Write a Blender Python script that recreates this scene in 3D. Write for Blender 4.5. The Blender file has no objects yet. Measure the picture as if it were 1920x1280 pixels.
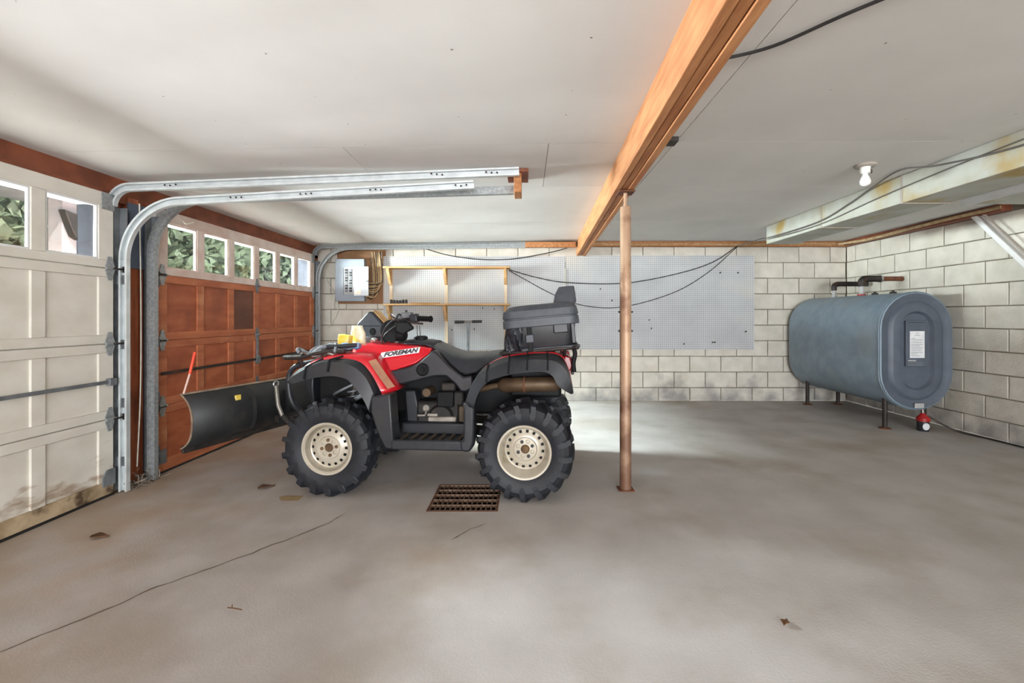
import bpy, math, random
from mathutils import Vector, Matrix, Euler
random.seed(7)
R = math.radians
sc = bpy.context.scene
col = sc.collection

# ------------------------------------------------------------ camera, sky, lights, exposure
CAM_Z = 1.085
cd = bpy.data.cameras.new('camera'); cam = bpy.data.objects.new('camera', cd); col.objects.link(cam)
cam.location = (0, 0, CAM_Z); cam.rotation_euler = (R(90), 0, 0)
cd.sensor_width = 36; cd.lens = 36*853/1920; cd.shift_x = -25/1920; cd.shift_y = -45/1920; cd.clip_start = .05
sc.camera = cam
w = bpy.data.worlds.new('sky'); sc.world = w; w.use_nodes = True
bg = w.node_tree.nodes['Background']; bg.inputs[0].default_value = (.84, .92, 1, 1); bg.inputs[1].default_value = 1.4

def area(name, loc, look, sx, sy, power, color=(1, 1, 1)):
    l = bpy.data.lights.new(name, 'AREA'); l.shape = 'RECTANGLE'; l.size = sx; l.size_y = sy; l.energy = power; l.color = color
    o = bpy.data.objects.new(name, l); col.objects.link(o); o.location = loc
    o.rotation_euler = (Vector(look)-Vector(loc)).to_track_quat('-Z', 'Y').to_euler()
    return o
# added fill lamps: in a made-up doorway behind the camera, outside the doors' windows
area('doorway_fill', (1.0, -5.9, 1.1), (.8, 3, 1.1), 5.2, 1.9, 380, (.94, .97, 1))  # unseen lamp added to fill the room from behind
for nm_, y_, p_, q_, k_ in (('white', 1.7, 620, 25, 1.2), ('brown', 4.5, 2900, 1000, .2)):
    area('sky_fill_%s_door' % nm_, (-6.6, y_+k_, 3.6), (-2.6, y_, 1.6), 1.8, 1.4, q_, (.9, .95, 1)).data.spread = R(52)  # added lamp in the yard, stands in for sky through the windows
    area('drive_fill_%s_door' % nm_, (-6.0, y_+k_, 1.25), (-2.6, y_, 1.6), 3.2, 1.1, p_, (.98, .98, 1))   # added lamp standing in for glare off the drive
sl = bpy.data.lights.new('sun', 'SUN'); sl.energy = 5; sl.angle = R(1); sl.color = (1, .95, .86)
so_ = bpy.data.objects.new('sun', sl); col.objects.link(so_); so_.location = (0, 8, 10)
so_.rotation_euler = Vector((-.5, .42, -.76)).to_track_quat('-Z', 'Y').to_euler()      # high over the house roof: it lights the yard, not the room
vs = sc.view_settings
vs.view_transform = 'Standard'; vs.look = 'None'; vs.exposure = .88; vs.gamma = 1; vs.use_curve_mapping = False

# ------------------------------------------------------------ materials
def lin(c):
    return tuple(((v/255/12.92) if v/255 <= .04045 else ((v/255+.055)/1.055)**2.4) for v in c)
MATS = {}
def mat(name, c, c2=None, rough=.6, metal=0, scale=4, lo=.35, hi=.65, stretch=(1, 1, 1), bump=0, bscale=60, spec=.5,
        c3=None, s3=1.2, lo3=.55, hi3=.75, rnd=0, detail=6, coat=0, emis=0):
    m = bpy.data.materials.new(name); m.use_nodes = True; nt = m.node_tree; n = nt.nodes; L = nt.links
    b = n['Principled BSDF']; b.inputs['Roughness'].default_value = rough; b.inputs['Metallic'].default_value = metal
    b.inputs['Specular IOR Level'].default_value = spec; b.inputs['Coat Weight'].default_value = coat
    A = lin(c)+(1,); B = lin(c2 or c)+(1,)
    tc = n.new('ShaderNodeTexCoord'); mp = n.new('ShaderNodeMapping'); mp.inputs['Scale'].default_value = stretch
    oi = n.new('ShaderNodeObjectInfo'); ad = n.new('ShaderNodeVectorMath'); ad.operation = 'MULTIPLY_ADD'
    ad.inputs[1].default_value = (1, 1, 1)
    ml = n.new('ShaderNodeMath'); ml.operation = 'MULTIPLY'; ml.inputs[1].default_value = 7
    L.new(oi.outputs['Random'], ml.inputs[0]); L.new(tc.outputs['Object'], ad.inputs[0]); L.new(ml.outputs[0], ad.inputs[2])
    L.new(ad.outputs[0], mp.inputs[0])
    nz = n.new('ShaderNodeTexNoise'); nz.inputs['Scale'].default_value = scale; nz.inputs['Detail'].default_value = detail
    L.new(mp.outputs[0], nz.inputs['Vector'])
    mr = n.new('ShaderNodeMapRange'); mr.inputs[1].default_value = lo; mr.inputs[2].default_value = hi
    L.new(nz.outputs[0], mr.inputs[0])
    mx = n.new('ShaderNodeMix'); mx.data_type = 'RGBA'; mx.inputs[6].default_value = A; mx.inputs[7].default_value = B
    L.new(mr.outputs[0], mx.inputs[0]); out = mx.outputs[2]
    if c3:
        n3 = n.new('ShaderNodeTexNoise'); n3.inputs['Scale'].default_value = s3; n3.inputs['Detail'].default_value = 5
        L.new(ad.outputs[0], n3.inputs['Vector'])
        m3 = n.new('ShaderNodeMapRange'); m3.inputs[1].default_value = lo3; m3.inputs[2].default_value = hi3
        L.new(n3.outputs[0], m3.inputs[0])
        x3 = n.new('ShaderNodeMix'); x3.data_type = 'RGBA'; x3.inputs[7].default_value = lin(c3)+(1,)
        L.new(m3.outputs[0], x3.inputs[0]); L.new(out, x3.inputs[6]); out = x3.outputs[2]
    if rnd:
        mm = n.new('ShaderNodeMapRange'); mm.inputs[3].default_value = 1-rnd; mm.inputs[4].default_value = 1+rnd
        L.new(oi.outputs['Random'], mm.inputs[0])
        hv = n.new('ShaderNodeHueSaturation'); L.new(mm.outputs[0], hv.inputs['Value']); L.new(out, hv.inputs['Color']); out = hv.outputs[0]
    L.new(out, b.inputs['Base Color'])
    if bump:
        nb = n.new('ShaderNodeTexNoise'); nb.inputs['Scale'].default_value = bscale; nb.inputs['Detail'].default_value = 4
        L.new(mp.outputs[0], nb.inputs['Vector'])
        bp = n.new('ShaderNodeBump'); bp.inputs['Strength'].default_value = bump; bp.inputs['Distance'].default_value = .004
        L.new(nb.outputs[0], bp.inputs['Height']); L.new(bp.outputs[0], b.inputs['Normal'])
    MATS[name] = m
    m['out'] = 1
    return m

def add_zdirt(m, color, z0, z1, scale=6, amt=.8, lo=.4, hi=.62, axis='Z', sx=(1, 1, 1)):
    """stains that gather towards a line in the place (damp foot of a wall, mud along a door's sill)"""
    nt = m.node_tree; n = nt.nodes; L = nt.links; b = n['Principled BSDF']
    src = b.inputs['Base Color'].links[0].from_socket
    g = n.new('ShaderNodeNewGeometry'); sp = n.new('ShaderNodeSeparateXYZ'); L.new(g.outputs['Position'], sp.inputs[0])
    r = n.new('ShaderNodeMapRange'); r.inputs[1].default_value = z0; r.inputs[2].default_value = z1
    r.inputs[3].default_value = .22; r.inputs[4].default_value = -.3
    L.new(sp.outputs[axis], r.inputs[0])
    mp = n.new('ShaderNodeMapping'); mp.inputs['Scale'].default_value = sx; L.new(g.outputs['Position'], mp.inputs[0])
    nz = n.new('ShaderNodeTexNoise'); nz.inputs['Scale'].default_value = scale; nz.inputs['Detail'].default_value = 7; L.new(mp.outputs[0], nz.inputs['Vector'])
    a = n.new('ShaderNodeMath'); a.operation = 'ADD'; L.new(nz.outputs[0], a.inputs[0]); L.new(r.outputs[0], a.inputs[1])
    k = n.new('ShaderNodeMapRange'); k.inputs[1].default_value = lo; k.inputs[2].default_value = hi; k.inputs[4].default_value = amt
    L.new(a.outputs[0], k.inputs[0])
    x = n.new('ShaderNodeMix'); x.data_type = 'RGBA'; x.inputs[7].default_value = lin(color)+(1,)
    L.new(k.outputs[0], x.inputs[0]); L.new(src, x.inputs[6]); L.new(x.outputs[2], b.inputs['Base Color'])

mat('concrete', (184, 179, 175), (166, 160, 154), .8, scale=3.2, lo=.3, hi=.72, detail=10, c3=(160, 148, 134), s3=1.6, lo3=.5, hi3=.8, bump=.3, bscale=120, spec=.3)
add_zdirt(MATS['concrete'], (160, 130, 96), -2.6, -1.0, 2.5, .55, .38, .75, 'X')
mat('block', (216, 211, 200), (202, 198, 187), .85, scale=7, bump=.8, bscale=55, rnd=.045, c3=(196, 188, 170), s3=3, lo3=.55, hi3=.85, spec=.25)
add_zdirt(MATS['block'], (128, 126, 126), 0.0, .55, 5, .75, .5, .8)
mat('mortar', (134, 124, 108), (100, 92, 80), .95, scale=12, bump=.6)
mat('drywall', (226, 224, 220), (216, 214, 210), .9, scale=1.5, bump=.1, bscale=30, spec=.2)
mat('beam_wood', (194, 136, 88), (166, 108, 64), .7, scale=5, stretch=(8, .7, 8), bump=.3, bscale=30, c3=(160, 92, 48), s3=2.2)
mat('brown_wood', (140, 78, 50), (112, 58, 36), .6, scale=5, stretch=(6, 1.2, 1.2), bump=.25, bscale=30, c3=(90, 48, 32), s3=3)
mat('brown_wood_up', (176, 100, 64), (146, 78, 48), .6, scale=6, stretch=(6, 6, .8), bump=.25, bscale=30, c3=(92, 48, 32), s3=3)
mat('door_brown', (172, 96, 60), (146, 74, 44), .55, scale=4, stretch=(1, 1, 3), bump=.15, bscale=50, c3=(120, 60, 40), s3=2.5, rnd=.07)
mat('door_brown_dark', (112, 68, 50), (92, 54, 40), .6, scale=4, stretch=(1, 1, 3), bump=.15)
mat('door_rail_brown', (184, 112, 74), (156, 86, 54), .6, scale=5, stretch=(1, .6, 3), bump=.15, c3=(190, 140, 100), s3=4, lo3=.6)
mat('sash_paint', (214, 200, 192), (196, 174, 162), .6, scale=6, c3=(170, 130, 112), s3=5, lo3=.6, hi3=.85)
mat('door_white', (220, 216, 206), (208, 203, 192), .6, scale=5, stretch=(1, 1, 1.5), bump=.08)
add_zdirt(MATS['door_white'], (140, 108, 76), -.05, .42, 13, .7, .52, .72, sx=(1, .6, 1.8))
mat('sill_dirty', (190, 170, 140), (150, 128, 98), .8, scale=8, bump=.4, c3=(84, 66, 48), s3=7, lo3=.58, hi3=.7)
mat('weatherstrip', (34, 32, 30), (24, 22, 20), .8)
mat('galv', (222, 228, 230), (200, 206, 208), .5, .45, scale=14, lo=.3, hi=.7, detail=3)
mat('galv_old', (168, 172, 172), (142, 146, 148), .5, .5, scale=60, lo=.35, hi=.65, detail=3)
mat('steel_grey', (132, 136, 140), (104, 108, 112), .5, .4, scale=12)
mat('iron_dark', (66, 60, 56), (46, 42, 40), .6, .5, scale=12, c3=(98, 62, 40), s3=9, lo3=.6)
mat('rust', (120, 74, 48), (88, 52, 36), .85, .1, scale=14, bump=.4)
mat('tank_paint', (138, 156, 170), (124, 142, 156), .5, .1, scale=9, bump=.05, c3=(144, 152, 154), s3=2, spec=.5)
mat('tank_end_dark', (88, 96, 108), (80, 88, 99), .5, .1, scale=9)  # darker tone of the tank paint, used on end caps and inset panel
mat('label_white', (226, 228, 230), (212, 214, 216), .5, scale=8)
mat('label_grey', (176, 176, 176), (164, 164, 164), .5, scale=8)
mat('ink', (46, 46, 50), rough=.6)
mat('cable_grey', (96, 92, 88), rough=.6)
mat('ink_grey', (120, 126, 132), rough=.6)
mat('plywood', (150, 112, 78), (126, 90, 60), .75, scale=5, stretch=(1, 1, .2), bump=.15)
mat('pine', (206, 168, 116), (184, 140, 88), .7, scale=6, stretch=(.6, 4, 4), bump=.15)
mat('pine_up', (222, 206, 180), (206, 182, 150), .7, scale=6, stretch=(4, 4, .6), bump=.15)
mat('panel_grey', (150, 158, 168), (142, 150, 160), .45, .2, scale=5)
mat('paper', (238, 232, 222), (230, 214, 196), .8, scale=9)
mat('wire_tan', (196, 172, 134), (166, 138, 100), .7, scale=20)
mat('wire_white', (222, 218, 206), (206, 200, 186), .6, scale=20)
mat('wire_black', (44, 42, 42), (34, 32, 32), .6, scale=20)
mat('duct_paint', (184, 187, 180), (168, 167, 154), .75, scale=4, bump=.2, c3=(166, 142, 84), s3=3.2, lo3=.52, hi3=.7)
mat('duct_under', (176, 168, 158), (158, 150, 140), .8, scale=4)
mat('post_paint', (196, 166, 138), (172, 138, 110), .5, .2, scale=5, stretch=(3, 3, .8), c3=(120, 82, 62), s3=6, lo3=.6, hi3=.75, bump=.15)
add_zdirt(MATS['post_paint'], (100, 66, 50), .3, 1.5, 4, .85, .42, .66)
mat('porcelain', (240, 238, 234), rough=.25)
mat('bulb', (246, 246, 244), (240, 240, 238), .15, coat=.4)
mat('plastic_black', (38, 40, 46), (32, 34, 39), .42, scale=20, bump=.1, bscale=200, c3=(48, 47, 46), s3=4)
mat('plastic_black_soft', (22, 23, 25), (18, 19, 20), .6, scale=20, spec=.2)
mat('plastic_grey', (72, 77, 84), (64, 68, 75), .5, scale=20, bump=.15, bscale=220)
mat('vinyl', (42, 45, 52), (36, 38, 44), .38, scale=30, bump=.2, bscale=180)
mat('red_plastic', (206, 24, 40), (192, 18, 32), .28, scale=3, coat=.4, c3=(186, 40, 48), s3=3)
mat('tan_sticker', (158, 108, 78), (140, 94, 66), .5, scale=20)
mat('lens_red', (150, 16, 22), (120, 10, 14), .2, scale=12, coat=.5)
mat('rubber', (25, 28, 36), (20, 22, 28), .6, scale=14, bump=.15, bscale=120)
mat('rim', (188, 180, 164), (174, 165, 148), .4, .2, scale=6, c3=(150, 134, 108), s3=9, lo3=.62, coat=.2)
mat('rim_rust', (116, 92, 64), (88, 66, 46), .7, .3, scale=20)
mat('chrome', (205, 205, 205), (170, 170, 168), .25, .9, scale=8)
mat('aluminium', (158, 152, 144), (128, 122, 114), .5, .6, scale=14)
mat('engine', (40, 38, 36), (30, 28, 27), .6, .3, scale=16, c3=(62, 52, 42), s3=7)
mat('exhaust', (104, 84, 62), (76, 58, 42), .55, .4, scale=10)
mat('muddy', (92, 80, 64), (70, 60, 50), .85, scale=16, bump=.3)
mat('plow_steel', (46, 47, 49), (34, 35, 36), .5, .35, scale=5, c3=(74, 68, 60), s3=4, bump=.1)
mat('plow_edge', (170, 150, 130), (130, 112, 96), .6, .4, scale=12)
mat('orange', (240, 84, 52), (226, 66, 40), .4, scale=10)
mat('stick_white', (226, 196, 186), (216, 180, 168), .5, scale=10)
mat('yellow', (234, 208, 84), (222, 190, 60), .5, scale=12, c3=(238, 226, 180), s3=14, lo3=.5)
mat('pale_bag', (226, 222, 200), (206, 196, 150), .35, scale=14, c3=(216, 190, 70), s3=12, lo3=.58, hi3=.66)
mat('blue_wrap', (84, 136, 190), (150, 180, 205), .4, scale=16)
mat('white_box', (206, 207, 210), (196, 197, 200), .5, scale=6)
mat('red_can', (180, 36, 36), (150, 28, 30), .4, scale=9)
mat('leaf_dry', (120, 84, 54), (96, 66, 42), .8, scale=9)
mat('grass', (96, 118, 62), (74, 96, 48), .9, scale=5)
mat('pale_paving', (196, 194, 188), (182, 180, 174), .9, scale=9)  # paved ground made pale to bounce daylight up through the windows
mat('leaf', (140, 152, 124), (102, 116, 92), .6, scale=3, rnd=.1, c3=(170, 180, 156), s3=2)
mat('bark', (92, 78, 64), (70, 58, 48), .9, scale=7)
mat('siding', (118, 126, 142), (106, 114, 130), .7, scale=5)
mat('trim_white', (226, 226, 226), (214, 214, 214), .6, scale=5)
mat('soffit', (120, 118, 118), (104, 102, 102), .7, scale=5)
mat('pit', (44, 36, 30), (28, 23, 20), .95, scale=8, c3=(60, 36, 28), s3=6)
mat('blue_board', (92, 104, 122), (78, 88, 104), .7, scale=6, bump=.2)
mat('dust', (150, 138, 124), (110, 100, 90), .95, scale=20)

def pegboard_mat():
    m = mat('pegboard', (196, 198, 200), (186, 188, 191), .8, scale=3, c3=(206, 202, 192), s3=1.2)
    nt = m.node_tree; n = nt.nodes; L = nt.links; b = n['Principled BSDF']; src = b.inputs['Base Color'].links[0].from_socket
    g = n.new('ShaderNodeTexCoord'); sp = n.new('ShaderNodeSeparateXYZ'); L.new(g.outputs['Object'], sp.inputs[0])
    sq = []
    for ax in 'XZ':
        d = n.new('ShaderNodeMath'); d.operation = 'DIVIDE'; d.inputs[1].default_value = .0254; L.new(sp.outputs[ax], d.inputs[0])
        f = n.new('ShaderNodeMath'); f.operation = 'FRACT'; L.new(d.outputs[0], f.inputs[0])
        s = n.new('ShaderNodeMath'); s.operation = 'SUBTRACT'; s.inputs[1].default_value = .5; L.new(f.outputs[0], s.inputs[0])
        p = n.new('ShaderNodeMath'); p.operation = 'POWER'; p.inputs[1].default_value = 2; L.new(s.outputs[0], p.inputs[0]); sq.append(p)
    a = n.new('ShaderNodeMath'); a.operation = 'ADD'; L.new(sq[0].outputs[0], a.inputs[0]); L.new(sq[1].outputs[0], a.inputs[1])
    lt = n.new('ShaderNodeMath'); lt.operation = 'LESS_THAN'; lt.inputs[1].default_value = .17**2; L.new(a.outputs[0], lt.inputs[0])
    x = n.new('ShaderNodeMix'); x.data_type = 'RGBA'; x.inputs[7].default_value = lin((58, 58, 62))+(1,)
    L.new(lt.outputs[0], x.inputs[0]); L.new(src, x.inputs[6]); L.new(x.outputs[2], b.inputs['Base Color'])
pegboard_mat()

def glass_mat(name, haze, tint):
    m = bpy.data.materials.new(name); m.use_nodes = True; nt = m.node_tree; n = nt.nodes; L = nt.links
    n.remove(n['Principled BSDF']); out = n['Material Output']
    t = n.new('ShaderNodeBsdfTransparent'); t.inputs[0].default_value = tint
    g = n.new('ShaderNodeBsdfGlossy'); g.inputs['Roughness'].default_value = .03
    d = n.new('ShaderNodeBsdfDiffuse'); d.inputs[0].default_value = lin((190, 192, 186))+(1,)
    lw = n.new('ShaderNodeLayerWeight'); lw.inputs['Blend'].default_value = .5
    pw_ = n.new('ShaderNodeMath'); pw_.operation = 'POWER'; pw_.inputs[1].default_value = 4; L.new(lw.outputs['Facing'], pw_.inputs[0])
    fr = n.new('ShaderNodeMath'); fr.operation = 'MULTIPLY_ADD'; fr.inputs[1].default_value = .5; fr.inputs[2].default_value = .02; L.new(pw_.outputs[0], fr.inputs[0])
    m1 = n.new('ShaderNodeMixShader'); L.new(fr.outputs[0], m1.inputs[0]); L.new(t.outputs[0], m1.inputs[1]); L.new(g.outputs[0], m1.inputs[2])
    nz = n.new('ShaderNodeTexNoise'); nz.inputs['Scale'].default_value = 9; nz.inputs['Detail'].default_value = 5
    mr = n.new('ShaderNodeMapRange'); mr.inputs[1].default_value = .35; mr.inputs[2].default_value = .7; mr.inputs[3].default_value = haze*.6; mr.inputs[4].default_value = haze*1.4
    L.new(nz.outputs[0], mr.inputs[0])
    m2 = n.new('ShaderNodeMixShader'); L.new(mr.outputs[0], m2.inputs[0]); L.new(m1.outputs[0], m2.inputs[1]); L.new(d.outputs[0], m2.inputs[2])
    L.new(m2.outputs[0], out.inputs[0]); MATS[name] = m
glass_mat('glass_clear', .002, (.78, .8, .8, 1)); glass_mat('glass_dusty', .004, (.68, .72, .71, 1))

# ------------------------------------------------------------ mesh helpers
class MB:
    def __init__(s): s.v = []; s.f = []
    def add(s, vs, fs):
        k = len(s.v); s.v += [tuple(v) for v in vs]; s.f += [tuple(i+k for i in f) for f in fs]; return s
    def box(s, c, d, rot=None):
        x, y, z = (q/2 for q in d); c = Vector(c); M = Euler(rot).to_matrix() if rot else None
        vs = [Vector((sx*x, sy*y, sz*z)) for sz in (-1, 1) for sx, sy in ((-1, -1), (1, -1), (1, 1), (-1, 1))]
        vs = [c+(M@v if M else v) for v in vs]
        return s.add(vs, [(3, 2, 1, 0), (4, 5, 6, 7), (0, 1, 5, 4), (1, 2, 6, 5), (2, 3, 7, 6), (3, 0, 4, 7)])
    def bx(s, x0, x1, y0, y1, z0, z1):
        return s.box(((x0+x1)/2, (y0+y1)/2, (z0+z1)/2), (abs(x1-x0), abs(y1-y0), abs(z1-z0)))
    def bar(s, p, q, w, h, up=(0, 0, 1)):
        p, q = Vector(p), Vector(q); t = (q-p).normalized(); a = t.cross(Vector(up))
        a = a.normalized() if a.length > 1e-5 else Vector((1, 0, 0)); b = a.cross(t)
        vs = [e+a*sx*w/2+b*sy*h/2 for e in (p, q) for sx, sy in ((-1, -1), (1, -1), (1, 1), (-1, 1))]
        return s.add(vs, [(0, 1, 2, 3), (7, 6, 5, 4), (4, 5, 1, 0), (5, 6, 2, 1), (6, 7, 3, 2), (7, 4, 0, 3)])
    def tube(s, pts, r, n=10, caps=True):
        pts = [Vector(p) for p in pts]; N = len(pts); rs = r if isinstance(r, (list, tuple)) else [r]*N
        T = [(pts[min(i+1, N-1)]-pts[max(i-1, 0)]).normalized() for i in range(N)]
        u = T[0].orthogonal().normalized(); rings = []
        for i in range(N):
            u = (u-T[i]*u.dot(T[i])); u = u.normalized() if u.length > 1e-6 else T[i].orthogonal().normalized(); b = T[i].cross(u)
            rings.append([pts[i]+(u*math.cos(2*math.pi*k/n)+b*math.sin(2*math.pi*k/n))*rs[i] for k in range(n)])
        vs = [v for q in rings for v in q]; fs = []
        for i in range(N-1):
            for k in range(n):
                fs.append((i*n+k, i*n+(k+1) % n, (i+1)*n+(k+1) % n, (i+1)*n+k))
        if caps: fs += [tuple(range(n-1, -1, -1)), tuple((N-1)*n+k for k in range(n))]
        return s.add(vs, fs)
    def lathe(s, prof, c, axis='Z', n=32, closed=False):
        """prof: (radius, height along the axis)"""
        c = Vector(c); vs = []; fs = []
        for (r, h) in prof:
            for k in range(n):
                a = 2*math.pi*k/n; x, y = r*math.cos(a), r*math.sin(a)
                vs.append(c+Vector({'Z': (x, y, h), 'Y': (x, h, y), 'X': (h, x, y)}[axis]))
        P = len(prof)
        for i in range(P-1 if not closed else P):
            j = (i+1) % P
            for k in range(n): fs.append((i*n+k, i*n+(k+1) % n, j*n+(k+1) % n, j*n+k))
        return s.add(vs, fs)
    def prism(s, poly, a0, a1, axis='Y'):
        """polygon in the plane across the axis: (x,z) for Y, (y,z) for X, (x,y) for Z"""
        f = {'Y': lambda p, a: (p[0], a, p[1]), 'X': lambda p, a: (a, p[0], p[1]), 'Z': lambda p, a: (p[0], p[1], a)}[axis]
        n = len(poly); vs = [f(p, a0) for p in poly]+[f(p, a1) for p in poly]
        return s.add(vs, [tuple(range(n)), tuple(range(2*n-1, n-1, -1))]+[(i, n+i, n+(i+1) % n, (i+1) % n) for i in range(n)])
    def loft(s, rows, close=False, caps=False):
        n = len(rows[0]); vs = [v for q in rows for v in q]; fs = []
        for i in range(len(rows)-1):
            for k in range(n if close else n-1): fs.append((i*n+k, i*n+(k+1) % n, (i+1)*n+(k+1) % n, (i+1)*n+k))
        if caps: fs += [tuple(range(n-1, -1, -1)), tuple((len(rows)-1)*n+k for k in range(n))]
        return s.add(vs, fs)
    def mirror_y(s):
        k = len(s.v); s.v += [(x, -y, z) for x, y, z in s.v]; s.f += [tuple(i+k for i in reversed(f)) for f in s.f]; return s
    def flip_y(s):
        s.v = [(x, -y, z) for x, y, z in s.v]; s.f = [tuple(reversed(f)) for f in s.f]; return s

def mesh(name, mb, m, smooth=None, fix=True):
    me = bpy.data.meshes.new(name); me.from_pydata(mb.v, [], mb.f); me.materials.append(MATS[m])
    if fix:
        import bmesh
        b = bmesh.new(); b.from_mesh(me); bmesh.ops.recalc_face_normals(b, faces=b.faces); b.to_mesh(me); b.free()
    if smooth:
        me.shade_smooth(); me.set_sharp_from_angle(angle=R(smooth))
    return me
def obj(name, mb, m, parent=None, smooth=None, bevel=0, solid=0, sub=0, segs=2, fix=True):
    o = bpy.data.objects.new(name, mesh(name, mb, m, smooth if smooth else (40 if bevel or sub else None), fix)); col.objects.link(o)
    if parent: o.parent = parent
    if solid:
        d = o.modifiers.new('thick', 'SOLIDIFY'); d.thickness = solid; d.offset = 0
    if sub:
        d = o.modifiers.new('sub', 'SUBSURF'); d.levels = d.render_levels = sub
    if bevel:
        d = o.modifiers.new('bevel', 'BEVEL'); d.width = bevel; d.segments = segs; d.limit_method = 'ANGLE'; d.angle_limit = R(35)
    return o
def inst(src, name, parent, loc=None, rot=None):
    o = src.copy(); o.name = name; col.objects.link(o); o.parent = parent
    if loc is not None: o.location = loc
    if rot is not None: o.rotation_euler = rot
    return o
def tag(o, label, cat, group=None, kind=None):
    o['label'] = label; o['category'] = cat
    if group: o['group'] = group
    if kind: o['kind'] = kind
    return o
def thing(name, label, cat, loc=(0, 0, 0), rz=0, group=None, kind=None):
    o = bpy.data.objects.new(name, None); o.empty_display_size = .1; col.objects.link(o); o.location = loc; o.rotation_euler = (0, 0, rz)
    return tag(o, label, cat, group, kind)
def smoothpath(pts, k=6):
    """Catmull-Rom"""
    P = [Vector(p) for p in pts]; P = [P[0]*2-P[1]]+P+[P[-1]*2-P[-2]]; out = []
    for i in range(1, len(P)-2):
        a, b, c, d = P[i-1:i+3]
        for j in range(k):
            t = j/k; out.append(.5*((2*b)+(c-a)*t+(2*a-5*b+4*c-d)*t*t+(3*b-a-3*c+d)*t**3))
    out.append(P[-2]); return out
def resample(pts, n):
    P = [Vector(p) for p in pts]; L = [0]
    for i in range(1, len(P)): L.append(L[-1]+(P[i]-P[i-1]).length)
    out = []
    for j in range(n):
        d = L[-1]*j/(n-1); i = 1
        while i < len(P)-1 and L[i] < d: i += 1
        t = (d-L[i-1])/max(L[i]-L[i-1], 1e-9); out.append(P[i-1].lerp(P[i], t))
    return out
def text(name, s, size, M, m, parent, shear=0, extrude=.0008, align='CENTER', sx=1, bold=0):
    c = bpy.data.curves.new(name, 'FONT'); c.body = s; c.size = size; c.shear = shear; c.extrude = extrude; c.align_x = align; c.align_y = 'CENTER'; c.offset = bold
    c.materials.append(MATS[m]); c.resolution_u = 3
    tmp = bpy.data.objects.new(name, c); col.objects.link(tmp); bpy.context.view_layer.update()
    me = bpy.data.meshes.new_from_object(tmp.evaluated_get(bpy.context.evaluated_depsgraph_get())); bpy.data.objects.remove(tmp)
    o = bpy.data.objects.new(name, me); col.objects.link(o); o.parent = parent; o.matrix_local = M@Matrix.Diagonal((sx, 1, 1, 1)); o['kind'] = 'stuff'; return o
def basis(o, x, y):
    x = Vector(x).normalized(); y = Vector(y).normalized(); z = x.cross(y)
    return Matrix(((x.x, y.x, z.x, o[0]), (x.y, y.y, z.y, o[1]), (x.z, y.z, z.z, o[2]), (0, 0, 0, 1)))

# ------------------------------------------------------------ room shell
XL, XR, YB, YF = -2.75, 4.178, 5.92, -5.6
def floor_z(x): return 0 if x > -.6 else -.05*min(1, (-.6-x)/2.1)
def ceil_z(x): return 2.065 if x > .8 else 2.065-.06*min(1, (.8-x)/3.5)
GX0, GX1, GY0, GY1 = -.555, -.155, 2.545, 2.955            # drain pit
f = MB()
xs = [-2.72, -1.7, -.6, GX0, GX1, XR]; ys = [YF, GY0, GY1, YB]
for i in range(len(xs)-1):
    for j in range(len(ys)-1):
        if xs[i] == GX0 and ys[j] == GY0: continue
        f.add([(x, y, floor_z(x)) for x, y in ((xs[i], ys[j]), (xs[i+1], ys[j]), (xs[i+1], ys[j+1]), (xs[i], ys[j+1]))], [(0, 1, 2, 3)])
floor = tag(obj('floor', f, 'concrete', fix=False), 'worn beige-grey concrete slab floor with a long crack', 'floor', kind='structure')
pit = MB()
d = -.22
pit.add([(GX0, GY0, 0), (GX1, GY0, 0), (GX1, GY1, 0), (GX0, GY1, 0), (GX0, GY0, d), (GX1, GY0, d), (GX1, GY1, d), (GX0, GY1, d)],
        [(0, 1, 5, 4), (1, 2, 6, 5), (2, 3, 7, 6), (3, 0, 4, 7), (4, 5, 6, 7)])
obj('drain_pit', pit, 'pit', floor)
def strip(pts, wd, z=.0012):
    m = MB(); P = [Vector(p) for p in pts]
    for i in range(len(P)):
        t = (P[min(i+1, len(P)-1)]-P[max(i-1, 0)]).normalized(); nrm = Vector((-t.y, t.x)); q = wd*(.5+random.random()*.8)*(0.15 if i in (0, len(P)-1) else 1)
        for sgn in (-1, 1):
            p = P[i]+nrm*sgn*q/2; m.v.append((p.x, p.y, floor_z(p.x)+z))
    m.f = [(2*i, 2*i+1, 2*i+3, 2*i+2) for i in range(len(P)-1)]
    return m
def jag(pts, k, a):
    return [p+Vector((random.uniform(-a, a), random.uniform(-a, a))) for p in resample([Vector(q) for q in pts], k)]
mat('crack_fill', (112, 96, 76), (88, 74, 58), .95, scale=30)
obj('crack', strip(jag([(-1.76, 1.50), (-1.62, 1.68), (-1.52, 1.86), (-1.36, 2.03), (-1.22, 2.2), (-1.06, 2.4), (-1.0, 2.55)], 42, .006), .007), 'crack_fill', floor)
obj('crack', strip(jag([(-.36, 2.22), (-.28, 2.33), (-.2, 2.40)], 8, .004), .006), 'crack_fill', floor)
obj('crack', strip(jag([(-2.66, 2.2), (-2.64, 3.5), (-2.62, 4.4)], 40, .004), .012), 'crack_fill', floor)
mat('oil_stain', (142, 116, 74), (160, 138, 100), .6, scale=8)
m = MB(); m.add([(-1.42+.085*(1+.2*math.sin(3*a))*math.cos(a), 2.78+.05*(1+.25*math.cos(2*a))*math.sin(a), floor_z(-1.42)+.0012) for a in [2*math.pi*k/18 for k in range(18)]], [tuple(range(18))]); obj('oil_stain', m, 'oil_stain', floor, fix=False)
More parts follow.
